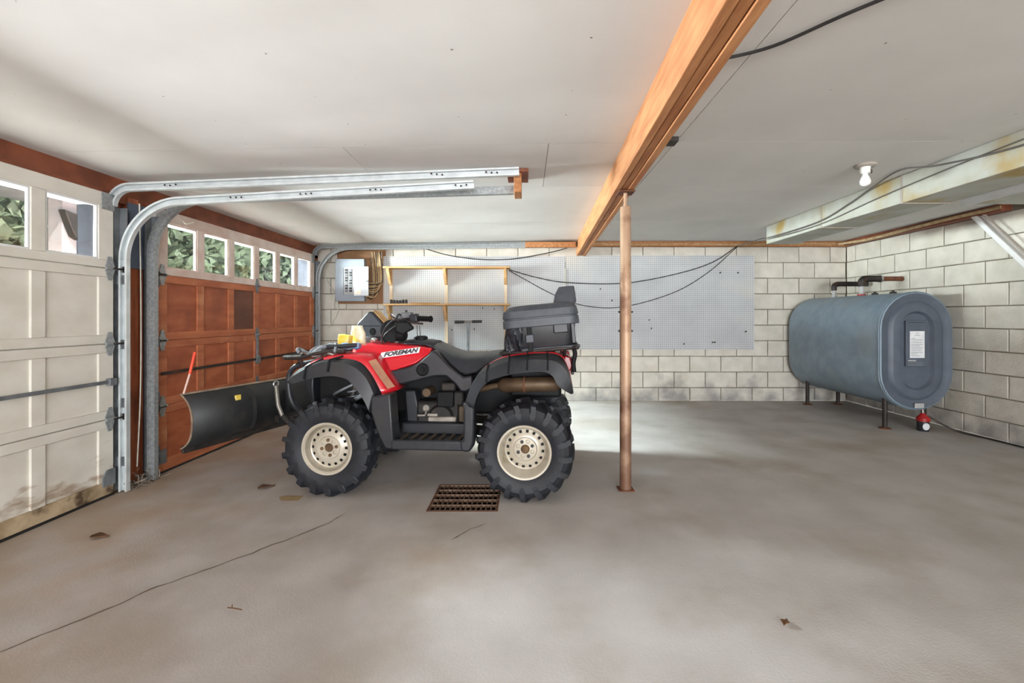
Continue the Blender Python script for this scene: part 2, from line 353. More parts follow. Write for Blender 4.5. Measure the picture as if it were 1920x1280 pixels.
# ceiling: drywall boards butted with thin joints
cb = MB()
for i in range(10):
    x0 = XL+(XR-XL)*i/10; x1 = XL+(XR-XL)*(i+1)/10
    cb.add([(x, y, ceil_z(x)+.0135+zz) for zz in (0, .03) for x, y in ((x0, YF), (x1, YF), (x1, YB), (x0, YB))],
           [(0, 3, 2, 1), (4, 5, 6, 7), (0, 1, 5, 4), (2, 3, 7, 6)])
ceiling = tag(obj('ceiling', cb, 'drywall', fix=False), 'white drywall ceiling with thin joints and nail heads', 'ceiling', kind='structure')
def board(x0, x1, y0, y1):
    m = MB(); g = .0016; n = max(1, int((x1-x0)/.7))
    xx = [x0+g+(x1-x0-2*g)*k/n for k in range(n+1)]
    for a, b in zip(xx[:-1], xx[1:]):
        m.add([(x, y, ceil_z(x)+dz) for dz in (0, .012) for x, y in ((a, y0+g), (b, y0+g), (b, y1-g), (a, y1-g))],
              [(0, 3, 2, 1), (0, 1, 5, 4), (2, 3, 7, 6)]+([(3, 0, 4, 7)] if a == xx[0] else [])+([(1, 2, 6, 5)] if b == xx[-1] else []))
    obj('drywall_board', m, 'drywall', ceiling, fix=False)
ycuts = [YF, -4.0, -2.6, -1.4, .08, 1.30, 2.535, 3.375, 4.6, YB]
for j in range(len(ycuts)-1):
    y0, y1 = ycuts[j:j+2]
    for x0, x1 in ([(XL, -1.02), (-1.02, .13), (.13, .84), (.84, XR)] if j == 6 else [(XL, .84), (.84, 2.05), (2.05, XR)] if j == 8 else [(XL, .84), (.84, XR)]):
        board(x0, x1, y0, y1)
nh = MB()
for y in [.75+.29*i for i in range(18)]:
    for x in (-2.1, -1.5, -.9, -.3, .2, 1.3, 1.9, 2.4, 3.2):
        if random.random() < .55:
            xx, yy = x+random.uniform(-.04, .04), y+random.uniform(-.05, .05); r = random.uniform(.0025, .005)
            nh.add([(xx+r*math.cos(a), yy+r*math.sin(a), ceil_z(xx)-.0008) for a in (0, 1.05, 2.1, 3.14, 4.2, 5.24)], [(5, 4, 3, 2, 1, 0)])
mat('nail_head', (146, 142, 138), (120, 112, 104), .7)
no = obj('nail_heads', nh, 'nail_head', ceiling); no['kind'] = 'stuff'

# block walls
BW, BH, G = .4064, .2035, .0085
def block_mesh(length, seed, h=BH):
    rr = random.Random(seed); m = MB(); x, z, t, c = (length-G)/2, (h-G)/2, .022, .005
    j = lambda: rr.uniform(-.0016, .0016)
    vs = []
    for (sx, sz) in ((-1, -1), (1, -1), (1, 1), (-1, 1)): vs.append((sx*x+j(), 0, sz*z+j()))
    for (sx, sz) in ((-1, -1), (1, -1), (1, 1), (-1, 1)): vs.append((sx*x+j(), -t+c, sz*z+j()))
    for (sx, sz) in ((-1, -1), (1, -1), (1, 1), (-1, 1)): vs.append((sx*(x-c)+j(), -t, sz*(z-c)+j()))
    m.add(vs, [(0, 1, 5, 4), (1, 2, 6, 5), (2, 3, 7, 6), (3, 0, 4, 7), (4, 5, 9, 8), (5, 6, 10, 9), (6, 7, 11, 10), (7, 4, 8, 11), (8, 9, 10, 11)])
    return mesh('concrete_block', m, 'block', fix=False)
FULL = [block_mesh(BW, s) for s in range(5)]
FULL0 = [block_mesh(BW, 20+s, .172) for s in range(3)]
def block_wall(wall, a0, a1, place, off):
    for k in range(-1, 9):
        h = .172 if k < 0 else BH; zc = .086 if k < 0 else .172+BH*(k+.5)
        s0 = off+(BW/2 if k % 2 == 0 else 0); s = s0-BW*math.ceil((s0-a0)/BW)
        while s < a1-.01:
            e = s+BW; lo, hi = max(s, a0), min(e, a1)
            if hi-lo > .03:
                full = hi-lo > BW-.01
                me = random.choice(FULL0 if k < 0 else FULL) if full else block_mesh(hi-lo, random.random(), h)
                o = bpy.data.objects.new('concrete_block', me); col.objects.link(o); o.parent = wall
                place(o, (lo+hi)/2, zc)
            s = e
T = .022
wb = MB(); wb.bx(XL-.25, XR+.2, YB+T-.005, YB+.2, -.1, 2.1)
wall_back = tag(obj('wall_back', wb, 'mortar'), 'painted concrete block wall behind the pegboards', 'wall', kind='structure')
def pb(o, s, z): o.location = (s, YB+T, z)
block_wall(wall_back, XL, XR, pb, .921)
wr = MB(); wr.bx(XR+T-.005, XR+.2, YF, YB+.2, -.1, 2.1)
wall_right = tag(obj('wall_right', wr, 'mortar'), 'pale painted block wall behind the grey tank', 'wall', kind='structure')
def pr(o, s, z): o.location = (XR+T, s, z); o.rotation_euler = (0, 0, R(-90))
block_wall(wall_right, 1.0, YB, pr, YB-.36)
m = MB(); m.bx(XL, .62, 5.80, YB, 2.0, 2.04); m.bx(.80, XR, 5.84, YB, 2.003, 2.062); 
tag(obj('trim_1', m, 'beam_wood', bevel=.003), 'rough timber sill plate along the top of the back block wall', 'trim', kind='structure')
m = MB(); m.bx(XR-.10, XR, 3.9, YB-.1, 2.003, 2.062)
tag(obj('trim_2', m, 'brown_wood', bevel=.003), 'dark timber plate along the top of the right block wall', 'trim', kind='structure')
# wall behind the camera, opening in its middle added to let light in
m = MB(); m.bx(XL-.2, -1.6, YF-.15, YF, -.1, 2.1); m.bx(3.9, XR+.2, YF-.15, YF, -.1, 2.1); m.bx(-1.6, 3.9, YF-.15, YF, 2.0, 2.1)
tag(obj('wall_front', m, 'block'), 'painted wall behind the viewer around an opening added for light', 'wall', kind='structure')
m = MB(); m.bx(XR-.001, XR+.05, YF, 1.0, -.1, 2.1)
tag(obj('wall_side', m, 'block'), 'painted right wall nearest the viewer', 'wall', kind='structure')

# left wall: header, jamb posts between the openings, lintel
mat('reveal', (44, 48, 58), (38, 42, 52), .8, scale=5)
wl = thing('wall_left', 'brown timber framed wall around the two garage doors', 'wall', kind='structure')
DX = -2.64                        # inner face of the doors
W0, W1, B0, B1 = .475, 2.917, 3.255, 5.695
m = MB(); m.bx(-2.78, -2.70, YF, YB, 1.845, ceil_z(-2.75)+.01); obj('header_board', m, 'brown_wood', wl, bevel=.003)
m = MB(); m.bx(-2.87, -2.78, YF, YB+.2, 1.81, 2.1); obj('lintel', m, 'soffit', wl)
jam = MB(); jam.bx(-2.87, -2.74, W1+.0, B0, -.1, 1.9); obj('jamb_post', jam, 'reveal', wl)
for y0, y1, x in ((2.93, 3.005, -2.70), (3.02, 3.075, -2.725), (3.085, 3.165, -2.69), (3.175, 3.25, -2.71)):
    m = MB(); m.bx(-2.74, x, y0, y1, -.05, 1.9); obj('jamb_board', m, 'brown_wood_up', wl, bevel=.003)
m = MB(); m.bx(-2.69, -2.672, 3.07, 3.24, 1.42, 1.86); obj('painted_board', m, 'blue_board', wl, bevel=.002)
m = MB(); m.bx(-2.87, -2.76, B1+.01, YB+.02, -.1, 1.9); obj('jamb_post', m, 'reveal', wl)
m = MB(); m.bx(-2.76, -2.70, B1+.01, YB+.02, -.1, 1.9); obj('jamb_board', m, 'brown_wood_up', wl)
m = MB(); m.bx(-2.87, -2.70, .2, W0-.01, -.1, 1.9); obj('jamb_post', m, 'brown_wood_up', wl)
m = MB(); m.bx(-2.87, -2.70, YF, .2, -.1, 1.9); obj('infill_wall', m, 'brown_wood_up', wl)
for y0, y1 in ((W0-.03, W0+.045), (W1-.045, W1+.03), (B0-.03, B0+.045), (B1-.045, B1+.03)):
    m = MB(); m.bx(-2.745, -2.678, y0, y1, -.06, 1.88); obj('leak_stop', m, 'reveal', wl)  # strip added behind the door edge to block leaking light
for y0, y1 in ((W0-.03, W1+.03), (B0-.03, B1+.03)):
    m = MB(); m.bx(-2.79, -2.678, y0, y1, 1.82, 1.90); obj('leak_stop', m, 'brown_wood', wl)  # matching strip added along the door top against light leaks
m = MB(); m.bx(-2.87, -2.655, .2, YB, -.14, floor_z(-2.7)); obj('door_sill', m, 'concrete', wl)

# ------------------------------------------------------------ sectional garage doors
DB, SH = -.037, .4775
def garage_door(name, label, y0, y1, ms, brown):
    t = thing(name, label, 'garage door', kind='structure')
    mp, mrail, msash = ms
    n = 6; pitch = (y1-y0-.20+.075)/n; ww = pitch-.075; a0 = y0+.10
    for k in range(4):
        z0 = DB+SH*k+.002; z1 = DB+SH*(k+1)-.002; top = k == 3
        rb = .085 if k == 0 else .055; rt = .085 if top else .055
        if top: rb = .05
        sec = MB(); sec.bx(DX-.036, DX-.016, y0, y1, z0-.002, z1+.002) if not top else None
        if top:
            sec.bx(DX-.036, DX-.02, y0, y1, z0-.002, z0+.03)
        so = obj('door_section', sec, mp, t)
        mr_ = msash if top else mrail
        m = MB(); m.bx(DX-.02, DX, y0, y1, z0, z0+rb); obj('rail', m, 'sill_dirty' if (k == 0 and not brown) else mr_, so, bevel=.003)
        m = MB(); m.bx(DX-.02 if not top else DX-.036, DX, y0, y1, z1-rt, z1); obj('rail', m, mr_, so, bevel=.003)
        for c in range(n+1):
            ya = y0 if c == 0 else a0+pitch*c-.075; yb = y1 if c == n else (a0 if c == 0 else ya+.075)
            m = MB(); m.bx(DX-.02 if not top else DX-.036, DX-.0008, ya, yb, z0+rb, z1-rt); obj('stile', m, mr_, so, bevel=.003)
        for c in range(n):
            ya = a0+pitch*c; yb = ya+ww
            if not top:
                m = MB(); m.bx(DX-.018, DX-.0125, ya, yb, z0+rb, z1-rt)
                obj('panel', m, 'door_brown_dark' if (brown and k == 2 and c == 2) else mp, so)
            else:
                m = MB(); m.bx(DX-.022, DX-.018, ya, yb, z0+rb, z1-rt); obj('window_pane', m, 'glass_dusty' if brown else 'glass_clear', so)
                m = MB(); b = .012
                for (u0, u1, v0, v1) in ((ya, ya+b, z0+rb, z1-rt), (yb-b, yb, z0+rb, z1-rt), (ya+b, yb-b, z0+rb, z0+rb+b), (ya+b, yb-b, z1-rt-b, z1-rt)):
                    m.bx(DX-.0175, DX-.006, u0, u1, v0, v1)
                obj('window_bead', m, 'sash_paint' if brown else 'trim_white', so)
    # hinges with rollers on the stiles, middle hinges, lock bar
    for ys in ((y0+.05, y1-.03) if brown else (y1-.03,)):
        for k in (1, 2, 3):
            z = DB+SH*k; m = MB()
            m.prism([(ys-.012, z-.075), (ys+.012, z-.075), (ys+.03, z-.02), (ys+.03, z+.02), (ys+.012, z+.075), (ys-.012, z+.075), (ys-.03, z+.02), (ys-.03, z-.02)], DX, DX+.006, 'X')
            m.tube([(DX+.012, ys-.035, z), (DX+.012, ys+.035, z)], .009, 8)
            h = obj('hinge', m, 'galv_old', t)
            sgn = 1 if ys > (y0+y1)/2 else -1
            m = MB(); m.tube([(DX+.03, ys, z), (DX+.03, ys+sgn*.075, z)], .006, 8); m.lathe([(0, -.01), (.022, -.01), (.024, 0), (.022, .01), (0, .01)], (DX+.03, ys+sgn*.085, z), 'Y', 14); obj('roller', m, 'iron_dark', h)
        m = MB(); m.prism([(ys-.05, DB+.06), (ys+.035, DB+.06), (ys+.035, DB+.16), (ys-.02, DB+.16), (ys-.05, DB+.12)], DX, DX+.008, 'X'); obj('corner_bracket', m, 'steel_grey', t)
        m = MB(); m.bx(DX, DX+.006, ys-.055, ys+.03, DB+4*SH-.11, DB+4*SH-.005); obj('corner_bracket', m, 'galv_old', t)
    ym = (y0+y1)/2
    if brown:
        for k in (1, 2, 3):
            z = DB+SH*k; m = MB(); m.prism([(ym-.01, z-.07), (ym+.01, z-.07), (ym+.028, z-.018), (ym+.028, z+.018), (ym+.01, z+.07), (ym-.01, z+.07), (ym-.028, z+.018), (ym-.028, z-.018)], DX, DX+.006, 'X')
            m.tube([(DX+.01, ym-.03, z), (DX+.01, ym+.03, z)], .009, 8); obj('hinge', m, 'steel_grey', t)
        m = MB(); m.bx(DX, DX+.012, ym-.012, ym+.012, .70, .86); m.lathe([(0, 0), (.045, 0), (.045, .012), (.03, .022), (0, .022)], (DX, ym, .675), 'X', 18); obj('lock', m, 'steel_grey', t)
    m = MB(); m.bx(DX+.008, DX+.016, y0+.03, y1-.03, .667, .689); obj('lock_bar', m, 'steel_grey' if not brown else 'iron_dark', t, bevel=.002)
    m = MB(); m.bx(DX+.0, DX+.03, y1-.055, y1-.005, .655, .70); obj('bar_guide', m, 'steel_grey', t, bevel=.003)
    m = MB(); m.bx(DX-.04, DX+.006, y0, y1, floor_z(-2.65), DB); obj('bottom_seal', m, 'weatherstrip', t, bevel=.003)
    return t
garage_door('door_1', 'white panelled sectional garage door with square windows, paint stained near the floor', W0, W1, ('door_white', 'door_white', 'door_white'), False)
garage_door('door_2', 'rust-brown panelled sectional garage door with a row of six pale framed windows', B0, B1, ('door_brown', 'door_rail_brown', 'sash_paint'), True)

# ------------------------------------------------------------ door tracks
def sweep_xz(path, prof, y):
    P = [Vector((p[0], p[1])) for p in path]; rows = []
    for i in range(len(P)):
        t = (P[min(i+1, len(P)-1)]-P[max(i-1, 0)]).normalized(); nrm = Vector((-t.y, t.x))
        rows.append([(P[i].x+nrm.x*a, y+b, P[i].y+nrm.y*a) for a, b in prof])
    m = MB(); m.loft(rows, close=True, caps=True); return m
def cprof(w_, d_, t_=.0025, s=1):
    """open channel, mouth towards -s*Y"""
    return [(-w_/2, 0), (-w_/2, s*d_), (w_/2, s*d_), (w_/2, 0), (w_/2-.012, 0), (w_/2-.012, s*t_), (w_/2-t_, s*t_), (w_/2-t_, s*(d_-t_)), (-w_/2+t_, s*(d_-t_)), (-w_/2+t_, s*t_), (-w_/2+.012, s*t_), (-w_/2+.012, 0)]
def arc(cx, cz, r, a0, a1, n=14):
    return [(cx+r*math.cos(R(a0+(a1-a0)*i/n)), cz+r*math.sin(R(a0+(a1-a0)*i/n))) for i in range(n+1)]
def track(label, y, xv, zc, r, end, m1, s=1, z0=-.04, vert=True, w_=.052, d_=.03):
    t = thing('door_track', label, 'track')
    if vert:
        obj('vertical_rail', sweep_xz([(xv, z0), (xv, zc)], cprof(w_, d_, s=s), y), m1, t, smooth=30)
    path = arc(xv+r, zc, r, 180, 90)+[(end[0], end[1])]
    obj('horizontal_rail', sweep_xz(path, cprof(w_, d_, s=s), y), m1, t, smooth=30)
    return t
t1 = track('galvanised lower track curving up beside the white door to mid ceiling', 2.935, -2.60, 1.46, .38, (-.335, 1.945), 'galv')
t2 = track('upper galvanised track running highest from the white door to the wooden hanger', 2.905, -2.655, 1.80, .12, (-.04, 2.022), 'galv', vert=False)
t3 = track('dull galvanised track at the near edge of the brown door', 3.19, -2.60, 1.53, .38, (-.075, 1.972), 'galv_old', s=-1, w_=.055, d_=.035)
t4 = track('lower track at the far edge of the brown door along the back wall', 5.70, -2.60, 1.56, .40, (.0, 1.985), 'galv_old')
t5 = track('upper track along the back wall above the far edge of the brown door', 5.735, -2.66, 1.87, .11, (.0, 2.012), 'galv_old', vert=False)
for tt, y in ((t1, 2.955), (t3, 3.205), (t4, 5.73)):     # wall angle and jamb brackets
    m = MB(); s = 1
    m.bx(-2.665, -2.655, y-.022, y+.03, -.03, 1.80); m.bx(-2.66, -2.61, y+.024, y+.03, -.03, 1.80); obj('wall_angle', m, 'steel_grey', tt)
    for z in (.12, .5, .88, 1.3):
        m = MB(); m.bx(-2.66, -2.58, y+.001, y+.006, z, z+.06); obj('bracket', m, 'steel_grey', tt)
bolt = None
for tt, xs_, y, dz in ((t1, (-1.9, -1.45, -1.0, -.45), 2.9325, 1), (t2, (-2.3, -.6, -.25), 2.9025, 0)):
    for x in xs_:
        zl = 1.84+(x+2.22)/1.885*.105 if dz else 1.92+(x+2.535)/2.5*.102
        for k in range(3):
            if bolt is None:
                bolt = obj('bolt', MB().lathe([(0, -.003), (.006, -.003), (.006, 0)], (0, 0, 0), 'Y', 8), 'iron_dark', tt); b_ = bolt
            else: b_ = inst(bolt, 'bolt', tt)
            b_.location = (x+k*.035, y, zl+random.uniform(-.006, .006))
m = MB(); m.bx(-.075, -.025, 2.975, 3.15, 1.905, ceil_z(-.05)-.001)
hg = thing('hanger_block', 'short orange-brown timber hanging from the ceiling at the track ends', 'bracket')
obj('post', m, 'beam_wood', hg, bevel=.004)
m = MB(); m.bx(-.12, .02, 2.94, 3.19, ceil_z(-.05)-.022, ceil_z(-.05)-.001); obj('cleat', m, 'brown_wood', hg, bevel=.003)
tag(obj('track_hanger', MB().bx(.0, .63, 5.68, 5.76, 1.965, 2.03), 'beam_wood', bevel=.004), 'short timber carrying the far track ends beside the ceiling beam', 'bracket')
# cords beside the jamb
tag(obj('lift_cord', MB().tube(smoothpath([(-2.63, 3.10, 1.86), (-2.62, 3.10, 1.2), (-2.61, 3.085, .6), (-2.62, 3.07, .08)]), .004, 6), 'wire_white', smooth=40), 'thin white cord hanging between the two doors near the brown door', 'cord')
tag(obj('lift_cord', MB().tube(smoothpath([(-2.64, 3.02, .95), (-2.635, 3.02, .5), (-2.63, 3.015, .06)]), .004, 6), 'wire_tan', smooth=40), 'tan cord hanging down the wooden jamb next to the white door track', 'cord')
tag(obj('hook_cord', MB().tube(smoothpath([(-2.695, 3.27, 1.90), (-2.56, 3.30, 1.86), (-2.52, 3.34, 1.80), (-2.55, 3.42, 1.79), (-2.53, 3.47, 1.81)]), .005, 6), 'wire_white', smooth=40), 'loose white cord end hooked over the brown door top', 'cord')
m = MB()
for i in range(70):
    a = Vector((-2.6+random.gauss(0, .04), 3.08+random.gauss(0, .06), floor_z(-2.6)+abs(random.gauss(0, .05)))); d_ = Vector((random.gauss(0, .03), random.gauss(0, .03), random.gauss(0, .025)))
    m.bar(a, a+d_+Vector((.001, 0, 0)), .004, .003)
tag(obj('dust_clump', m, 'dust'), 'grey clump of cobweb and dust at the foot of the jamb', 'dust', kind='stuff')

# ------------------------------------------------------------ ceiling beam and post
def beam_x(y): return .503+(y-1.14)*.034
bt = thing('support_beam', 'orange timber ceiling beam of three planks running to the back wall', 'beam')
for k in range(3):
    m = MB(); o = .040*k; z0 = 1.882+(0, .004, -.002)[k]
    vs = [(beam_x(y)+o+dx, y, z) for y in (YF, 5.99) for dx, z in ((0, z0), (.0365, z0), (.0365, 2.063), (0, 2.063))]
    m.add(vs, [(0, 1, 2, 3), (7, 6, 5, 4), (4, 5, 1, 0), (5, 6, 2, 1), (6, 7, 3, 2), (7, 4, 0, 3)])
    obj('plank', m, 'beam_wood', bt, bevel=.003)
m = MB(); m.bx(.785, .83, 2.46, 2.54, 2.04, 2.064); obj('torn_lath', m, 'iron_dark', bt)
px, py = .633, 2.874
pt = thing('support_post', 'rusty steel jack post holding up the orange ceiling beam', 'post', (px, py, 0))
m = MB(); m.lathe([(0, 0), (.036, 0), (.036, .05), (.0355, .95), (.0355, 1.30), (.0365, 1.30), (.0365, 1.32), (.0335, 1.33), (.0335, 1.772), (.031, 1.778), (0, 1.778)], (0, 0, .004), 'Z', 28); obj('tube', m, 'post_paint', pt, smooth=40)
m = MB(); m.lathe([(0, 1.77), (.012, 1.77), (.012, 1.872), (0, 1.872)], (-.0, 0, 0), 'Z', 12); obj('screw', m, 'post_paint', pt, smooth=40)
m = MB(); m.bx(-.05, .05, -.05, .05, 1.868, 1.878); obj('top_plate', m, 'rust', pt, bevel=.002)
m = MB(); m.bx(-.05, .05, -.045, .045, 0, .006); obj('base_plate', m, 'rust', pt, bevel=.002)
for z in (1.12, 1.0):
    m = MB(); m.tube([(-.045, 0, z), (.045, 0, z)], .006, 8); obj('pin', m, 'iron_dark', pt)

# ------------------------------------------------------------ duct, panel, brace, bulb
DU = thing('heating_duct', 'stained white sheet-metal duct boxed along the ceiling above the tank', 'duct')
dy = [4.89, 3.98, 3.13, 1.9, .4, YF+.02]
for a, b in zip(dy[:-1], dy[1:]):
    m = MB(); m.bx(2.59, 2.915, b+.0015, a-.0015, 1.872, 2.0635); obj('duct_length', m, 'duct_paint', DU, bevel=.004)
for y in dy[1:-1]:
    m = MB(); m.bx(2.584, 2.92, y-.008, y+.008, 1.866, 2.0635); obj('duct_seam', m, 'duct_under', DU, bevel=.003)
op = thing('overhead_panel', 'white board hung flat under the ceiling beside the duct', 'panel')
m = MB(); m.bx(3.37, 3.95, .6, 3.5, 1.955, 1.985); obj('board', m, 'duct_paint', op, bevel=.003)
m = MB(); m.bx(3.365, 3.39, .6, 3.51, 1.94, 1.995); obj('edge_strip', m, 'trim_white', op, bevel=.003)
for y in (.8, 2.0, 3.2):
    m = MB(); m.bx(3.38, 3.93, y-.02, y+.02, 1.985, 2.064); obj('hanger', m, 'brown_wood', op)
db = thing('diagonal_board', 'white painted board slanting down across the right block wall', 'board')
m = MB(); m.bar((4.125, 4.16, 2.02), (4.125, 3.30, 1.03), .04, .09, (1, 0, 0)); obj('plank', m, 'trim_white', db, bevel=.004)
m = MB(); m.bar((4.095, 4.10, 2.045), (4.095, 3.24, 1.055), .012, .03, (1, 0, 0)); obj('cleat', m, 'duct_under', db, bevel=.002)
bl = thing('ceiling_bulb', 'bare white light bulb in a porcelain ceiling socket', 'light', (2.18, 2.918, ceil_z(2.18)))
m = MB(); m.lathe([(0, -.001), (.062, -.001), (.06, -.012), (.05, -.018), (0, -.018)], (0, 0, 0), 'Z', 28); obj('base_plate', m, 'duct_under', bl, smooth=40)
m = MB(); m.lathe([(0, -.015), (.03, -.015), (.027, -.045), (.022, -.058), (0, -.058)], (0, 0, 0), 'Z', 20); obj('socket', m, 'porcelain', bl, smooth=40)
m = MB(); m.lathe([(0, -.05), (.014, -.055), (.016, -.068), (.026, -.088), (.031, -.108), (.027, -.126), (.015, -.136), (0, -.139)], (0, 0, 0), 'Z', 20); obj('bulb', m, 'bulb', bl, smooth=60)
m = MB(); m.tube([(.02, -.01, -.02), (.035, -.012, -.045), (.03, -.012, -.06)], .003, 6); obj('pull_switch', m, 'iron_dark', bl)

# ------------------------------------------------------------ cables
def cable(label, pts, r, m, cat='cable', grp=None):
    return tag(obj('cable', MB().tube(smoothpath(pts, 7), r, 6), m, smooth=60), label, cat, grp)
cable('dark cable sagging across the pegboard, the upper of two', [(-.21, 5.86, 1.70), (.15, 5.86, 1.60), (.53, 5.86, 1.535), (1.25, 5.86, 1.525), (1.9, 5.86, 1.635), (2.4, 5.86, 1.79), (2.72, 5.83, 2.0)], .006, 'wire_black')
cable('dark cable sagging lower across the pegboard behind the storage box', [(-.21, 5.865, 1.69), (.36, 5.865, 1.38), (.75, 5.865, 1.24), (1.25, 5.865, 1.22), (1.9, 5.865, 1.40), (2.35, 5.865, 1.66), (2.72, 5.84, 1.99)], .005, 'wire_black')
cable('grey cable climbing the duct side and ceiling past the bulb', [(2.72, 5.82, 2.0), (2.80, 5.4, 2.02), (2.575, 4.8, 1.93), (2.575, 4.02, 1.925), (2.575, 3.62, 1.99), (2.565, 3.37, 2.045), (2.46, 2.98, 2.052), (2.565, 2.82, 2.03), (2.575, 2.3, 1.975), (2.575, 1.2, 1.96)], .0055, 'cable_grey')
cable('second thin cable sagging along the duct side', [(2.80, 5.5, 2.0), (2.577, 4.8, 1.915), (2.577, 4.0, 1.90), (2.577, 3.3, 1.96), (2.577, 2.6, 2.0), (2.577, 1.6, 2.03)], .0035, 'cable_grey')
cable('black cable stretched over the ceiling right of the beam', [(.70, 1.72, 2.052), (.88, 1.62, 2.05), (1.05, 1.42, 2.052), (1.4, 1.05, 2.05)], .006, 'wire_black')
cable('dark cable looping under the tracks left of the beam', [(-1.33, 5.87, 1.985), (-1.0, 5.87, 1.89), (-.6, 5.87, 1.835), (-.17, 5.87, 1.84), (.3, 5.87, 1.92), (.62, 5.84, 2.0)], .006, 'wire_black')
cable('tan cable running along the sill plate above the pegboard', [(.85, 5.83, 2.035), (1.3, 5.83, 2.02), (2.0, 5.83, 2.03), (2.7, 5.83, 2.02), (3.3, 5.83, 2.03), (4.05, 5.83, 2.03)], .010, 'wire_tan')
cable('bundled brown cables along the plate on the right wall top', [(4.0, 5.8, 2.02), (4.06, 5.4, 2.01), (4.06, 4.9, 2.02), (4.06, 4.4, 2.03), (4.08, 3.9, 2.03)], .016, 'wire_tan')
cable('white cable hanging down the block wall left of the electrical box', [(-2.62, 5.88, 1.75), (-2.60, 5.88, 1.62), (-2.5, 5.88, 1.45), (-2.42, 5.88, 1.25), (-2.46, 5.88, 1.08), (-2.56, 5.88, .95)], .006, 'wire_white')
cable('white cable dropping straight beside the left edge of the electrical box', [(-2.43, 5.88, 1.75), (-2.44, 5.88, 1.5), (-2.47, 5.88, 1.28), (-2.475, 5.88, 1.2)], .005, 'wire_white')

# ------------------------------------------------------------ pegboards, shelf, electrical box
for x0, x1, z0, lab in ((-1.84, .515, .655, 'grey pegboard behind the wooden shelves, left of the pair'), (.522, 2.965, .668, 'grey pegboard behind the steel post, right of the pair')):
    p = thing('pegboard', lab, 'pegboard', (x0, YB-.02, z0))
    m = MB(); m.bx(0, x1-x0, -.003, .003, 0, 1.222); obj('panel', m, 'pegboard', p)
    m = MB()
    for a, b, c, d_ in ((0, x1-x0, 0, .04), (0, x1-x0, 1.18, 1.22), (0, .04, .04, 1.18), (x1-x0-.04, x1-x0, .04, 1.18)): m.bx(a+.002, b-.002, .003, .0195, c+.002, d_-.002)
    obj('batten', m, 'pine', p)
pj = MB(); pj.bx(.505, .532, YB-.034, YB-.023, 1.42, 1.72)
tag(obj('joint_strip', pj, 'duct_paint', bevel=.002), 'short white batten over the joint between the two pegboards', 'batten')
for i, (x, z) in enumerate(((.97, 1.45), (1.12, 1.30), (1.6, 1.05), (1.63, .94), (2.05, .74), (2.42, .76), (2.45, .76), (2.85, .90), (2.52, 1.66), (2.75, 1.66), (-.55, 1.2), (-.66, .93), (-.4, 1.19), (-.95, .92))):
    m = MB(); m.tube([(x, YB-.023, z), (x, YB-.045, z), (x, YB-.05, z+.012)], .006, 6)
    tag(obj('peg_hook', m, 'iron_dark'), 'small dark peg hook stuck in the grey pegboard', 'hook', 'peg hooks on the pegboards')
sh = thing('wall_shelf', 'two-tier pine shelf on triangular brackets over the left pegboard', 'shelf')
yb = YB-.0235
for x in (-1.735, -1.02, -.255):
    m = MB(); m.bx(x-.02, x+.02, yb-.02, yb, .62, 1.70); obj('upright', m, 'pine_up', sh, bevel=.002)
for z in (1.706, 1.238):
    m = MB(); m.bx(-1.79, -.195, yb-.19, yb, z-.0, z+.022); obj('shelf_board', m, 'pine', sh, bevel=.002)
    for x in (-1.735, -1.02, -.255):
        m = MB(); m.prism([(yb-.021, z-.001), (yb-.175, z-.001), (yb-.175, z-.03), (yb-.06, z-.20), (yb-.021, z-.20)], x-.017, x+.017, 'X'); obj('bracket', m, 'pine', sh, bevel=.002)
for i in range(6):
    x = -1.70+i*.038; m = MB(); hh = random.uniform(.042, .055)
    m.lathe([(0, 0), (.0165, 0), (.0165, hh*.75), (.012, hh*.85), (.012, hh), (0, hh)], (x, yb-.13, 1.2605), 'Z', 12)
    tag(obj('small_jar', m, 'ink', smooth=40), 'small dark jar in the row at the lower shelf\'s left end', 'jar', 'dark jars on the lower shelf')
m = MB(); m.bx(-1.45, -1.10, yb-.16, yb-.03, 1.2605, 1.272)
tag(obj('wood_offcut', m, 'pine', bevel=.003), 'pale flat wood offcut lying on the lower shelf', 'offcut')
pl = tag(obj('plywood_board', MB().bx(-2.44, -1.815, YB-.022, YB-.002, 1.262, 1.965), 'plywood', bevel=.002), 'plywood backing board behind the electrical box', 'board')
ep = thing('electrical_panel', 'grey electrical breaker box with its white door open on plywood', 'breaker box', (-2.42, 5.80, 1.29))
m = MB(); m.bx(.008, .362, 0, .097, .008, .532); obj('box_body', m, 'panel_grey', ep, bevel=.004)
m = MB(); m.bx(0, .37, -.012, 0, 0, .54); obj('cover', m, 'panel_grey', ep, bevel=.004)
m = MB(); m.bx(.095, .255, -.015, -.012, .09, .44); obj('breaker_bay', m, 'label_grey', ep, bevel=.002)
for c, x in enumerate((.145, .20)):
    for k in range(9):
        m = MB(); m.bx(x-.017, x+.017, -.022, -.015, .12+k*.033, .145+k*.033); b_ = obj('breaker', m, 'ink' if (k+c) % 3 else 'steel_grey', ep, bevel=.001)
m = MB(); m.bx(.10, .112, -.017, -.0125, .09, .42); obj('slot', m, 'ink_grey', ep)
m = MB(); m.bx(.25, .435, -.045, -.033, .07, .44); dr = obj('door', m, 'white_box', ep, bevel=.003)
m = MB(); m.bx(.26, .34, -.047, -.045, .09, .42); obj('schedule', m, 'paper', dr)
m = MB(); m.bx(.41, .43, -.05, -.045, .245, .265); obj('latch', m, 'steel_grey', dr)
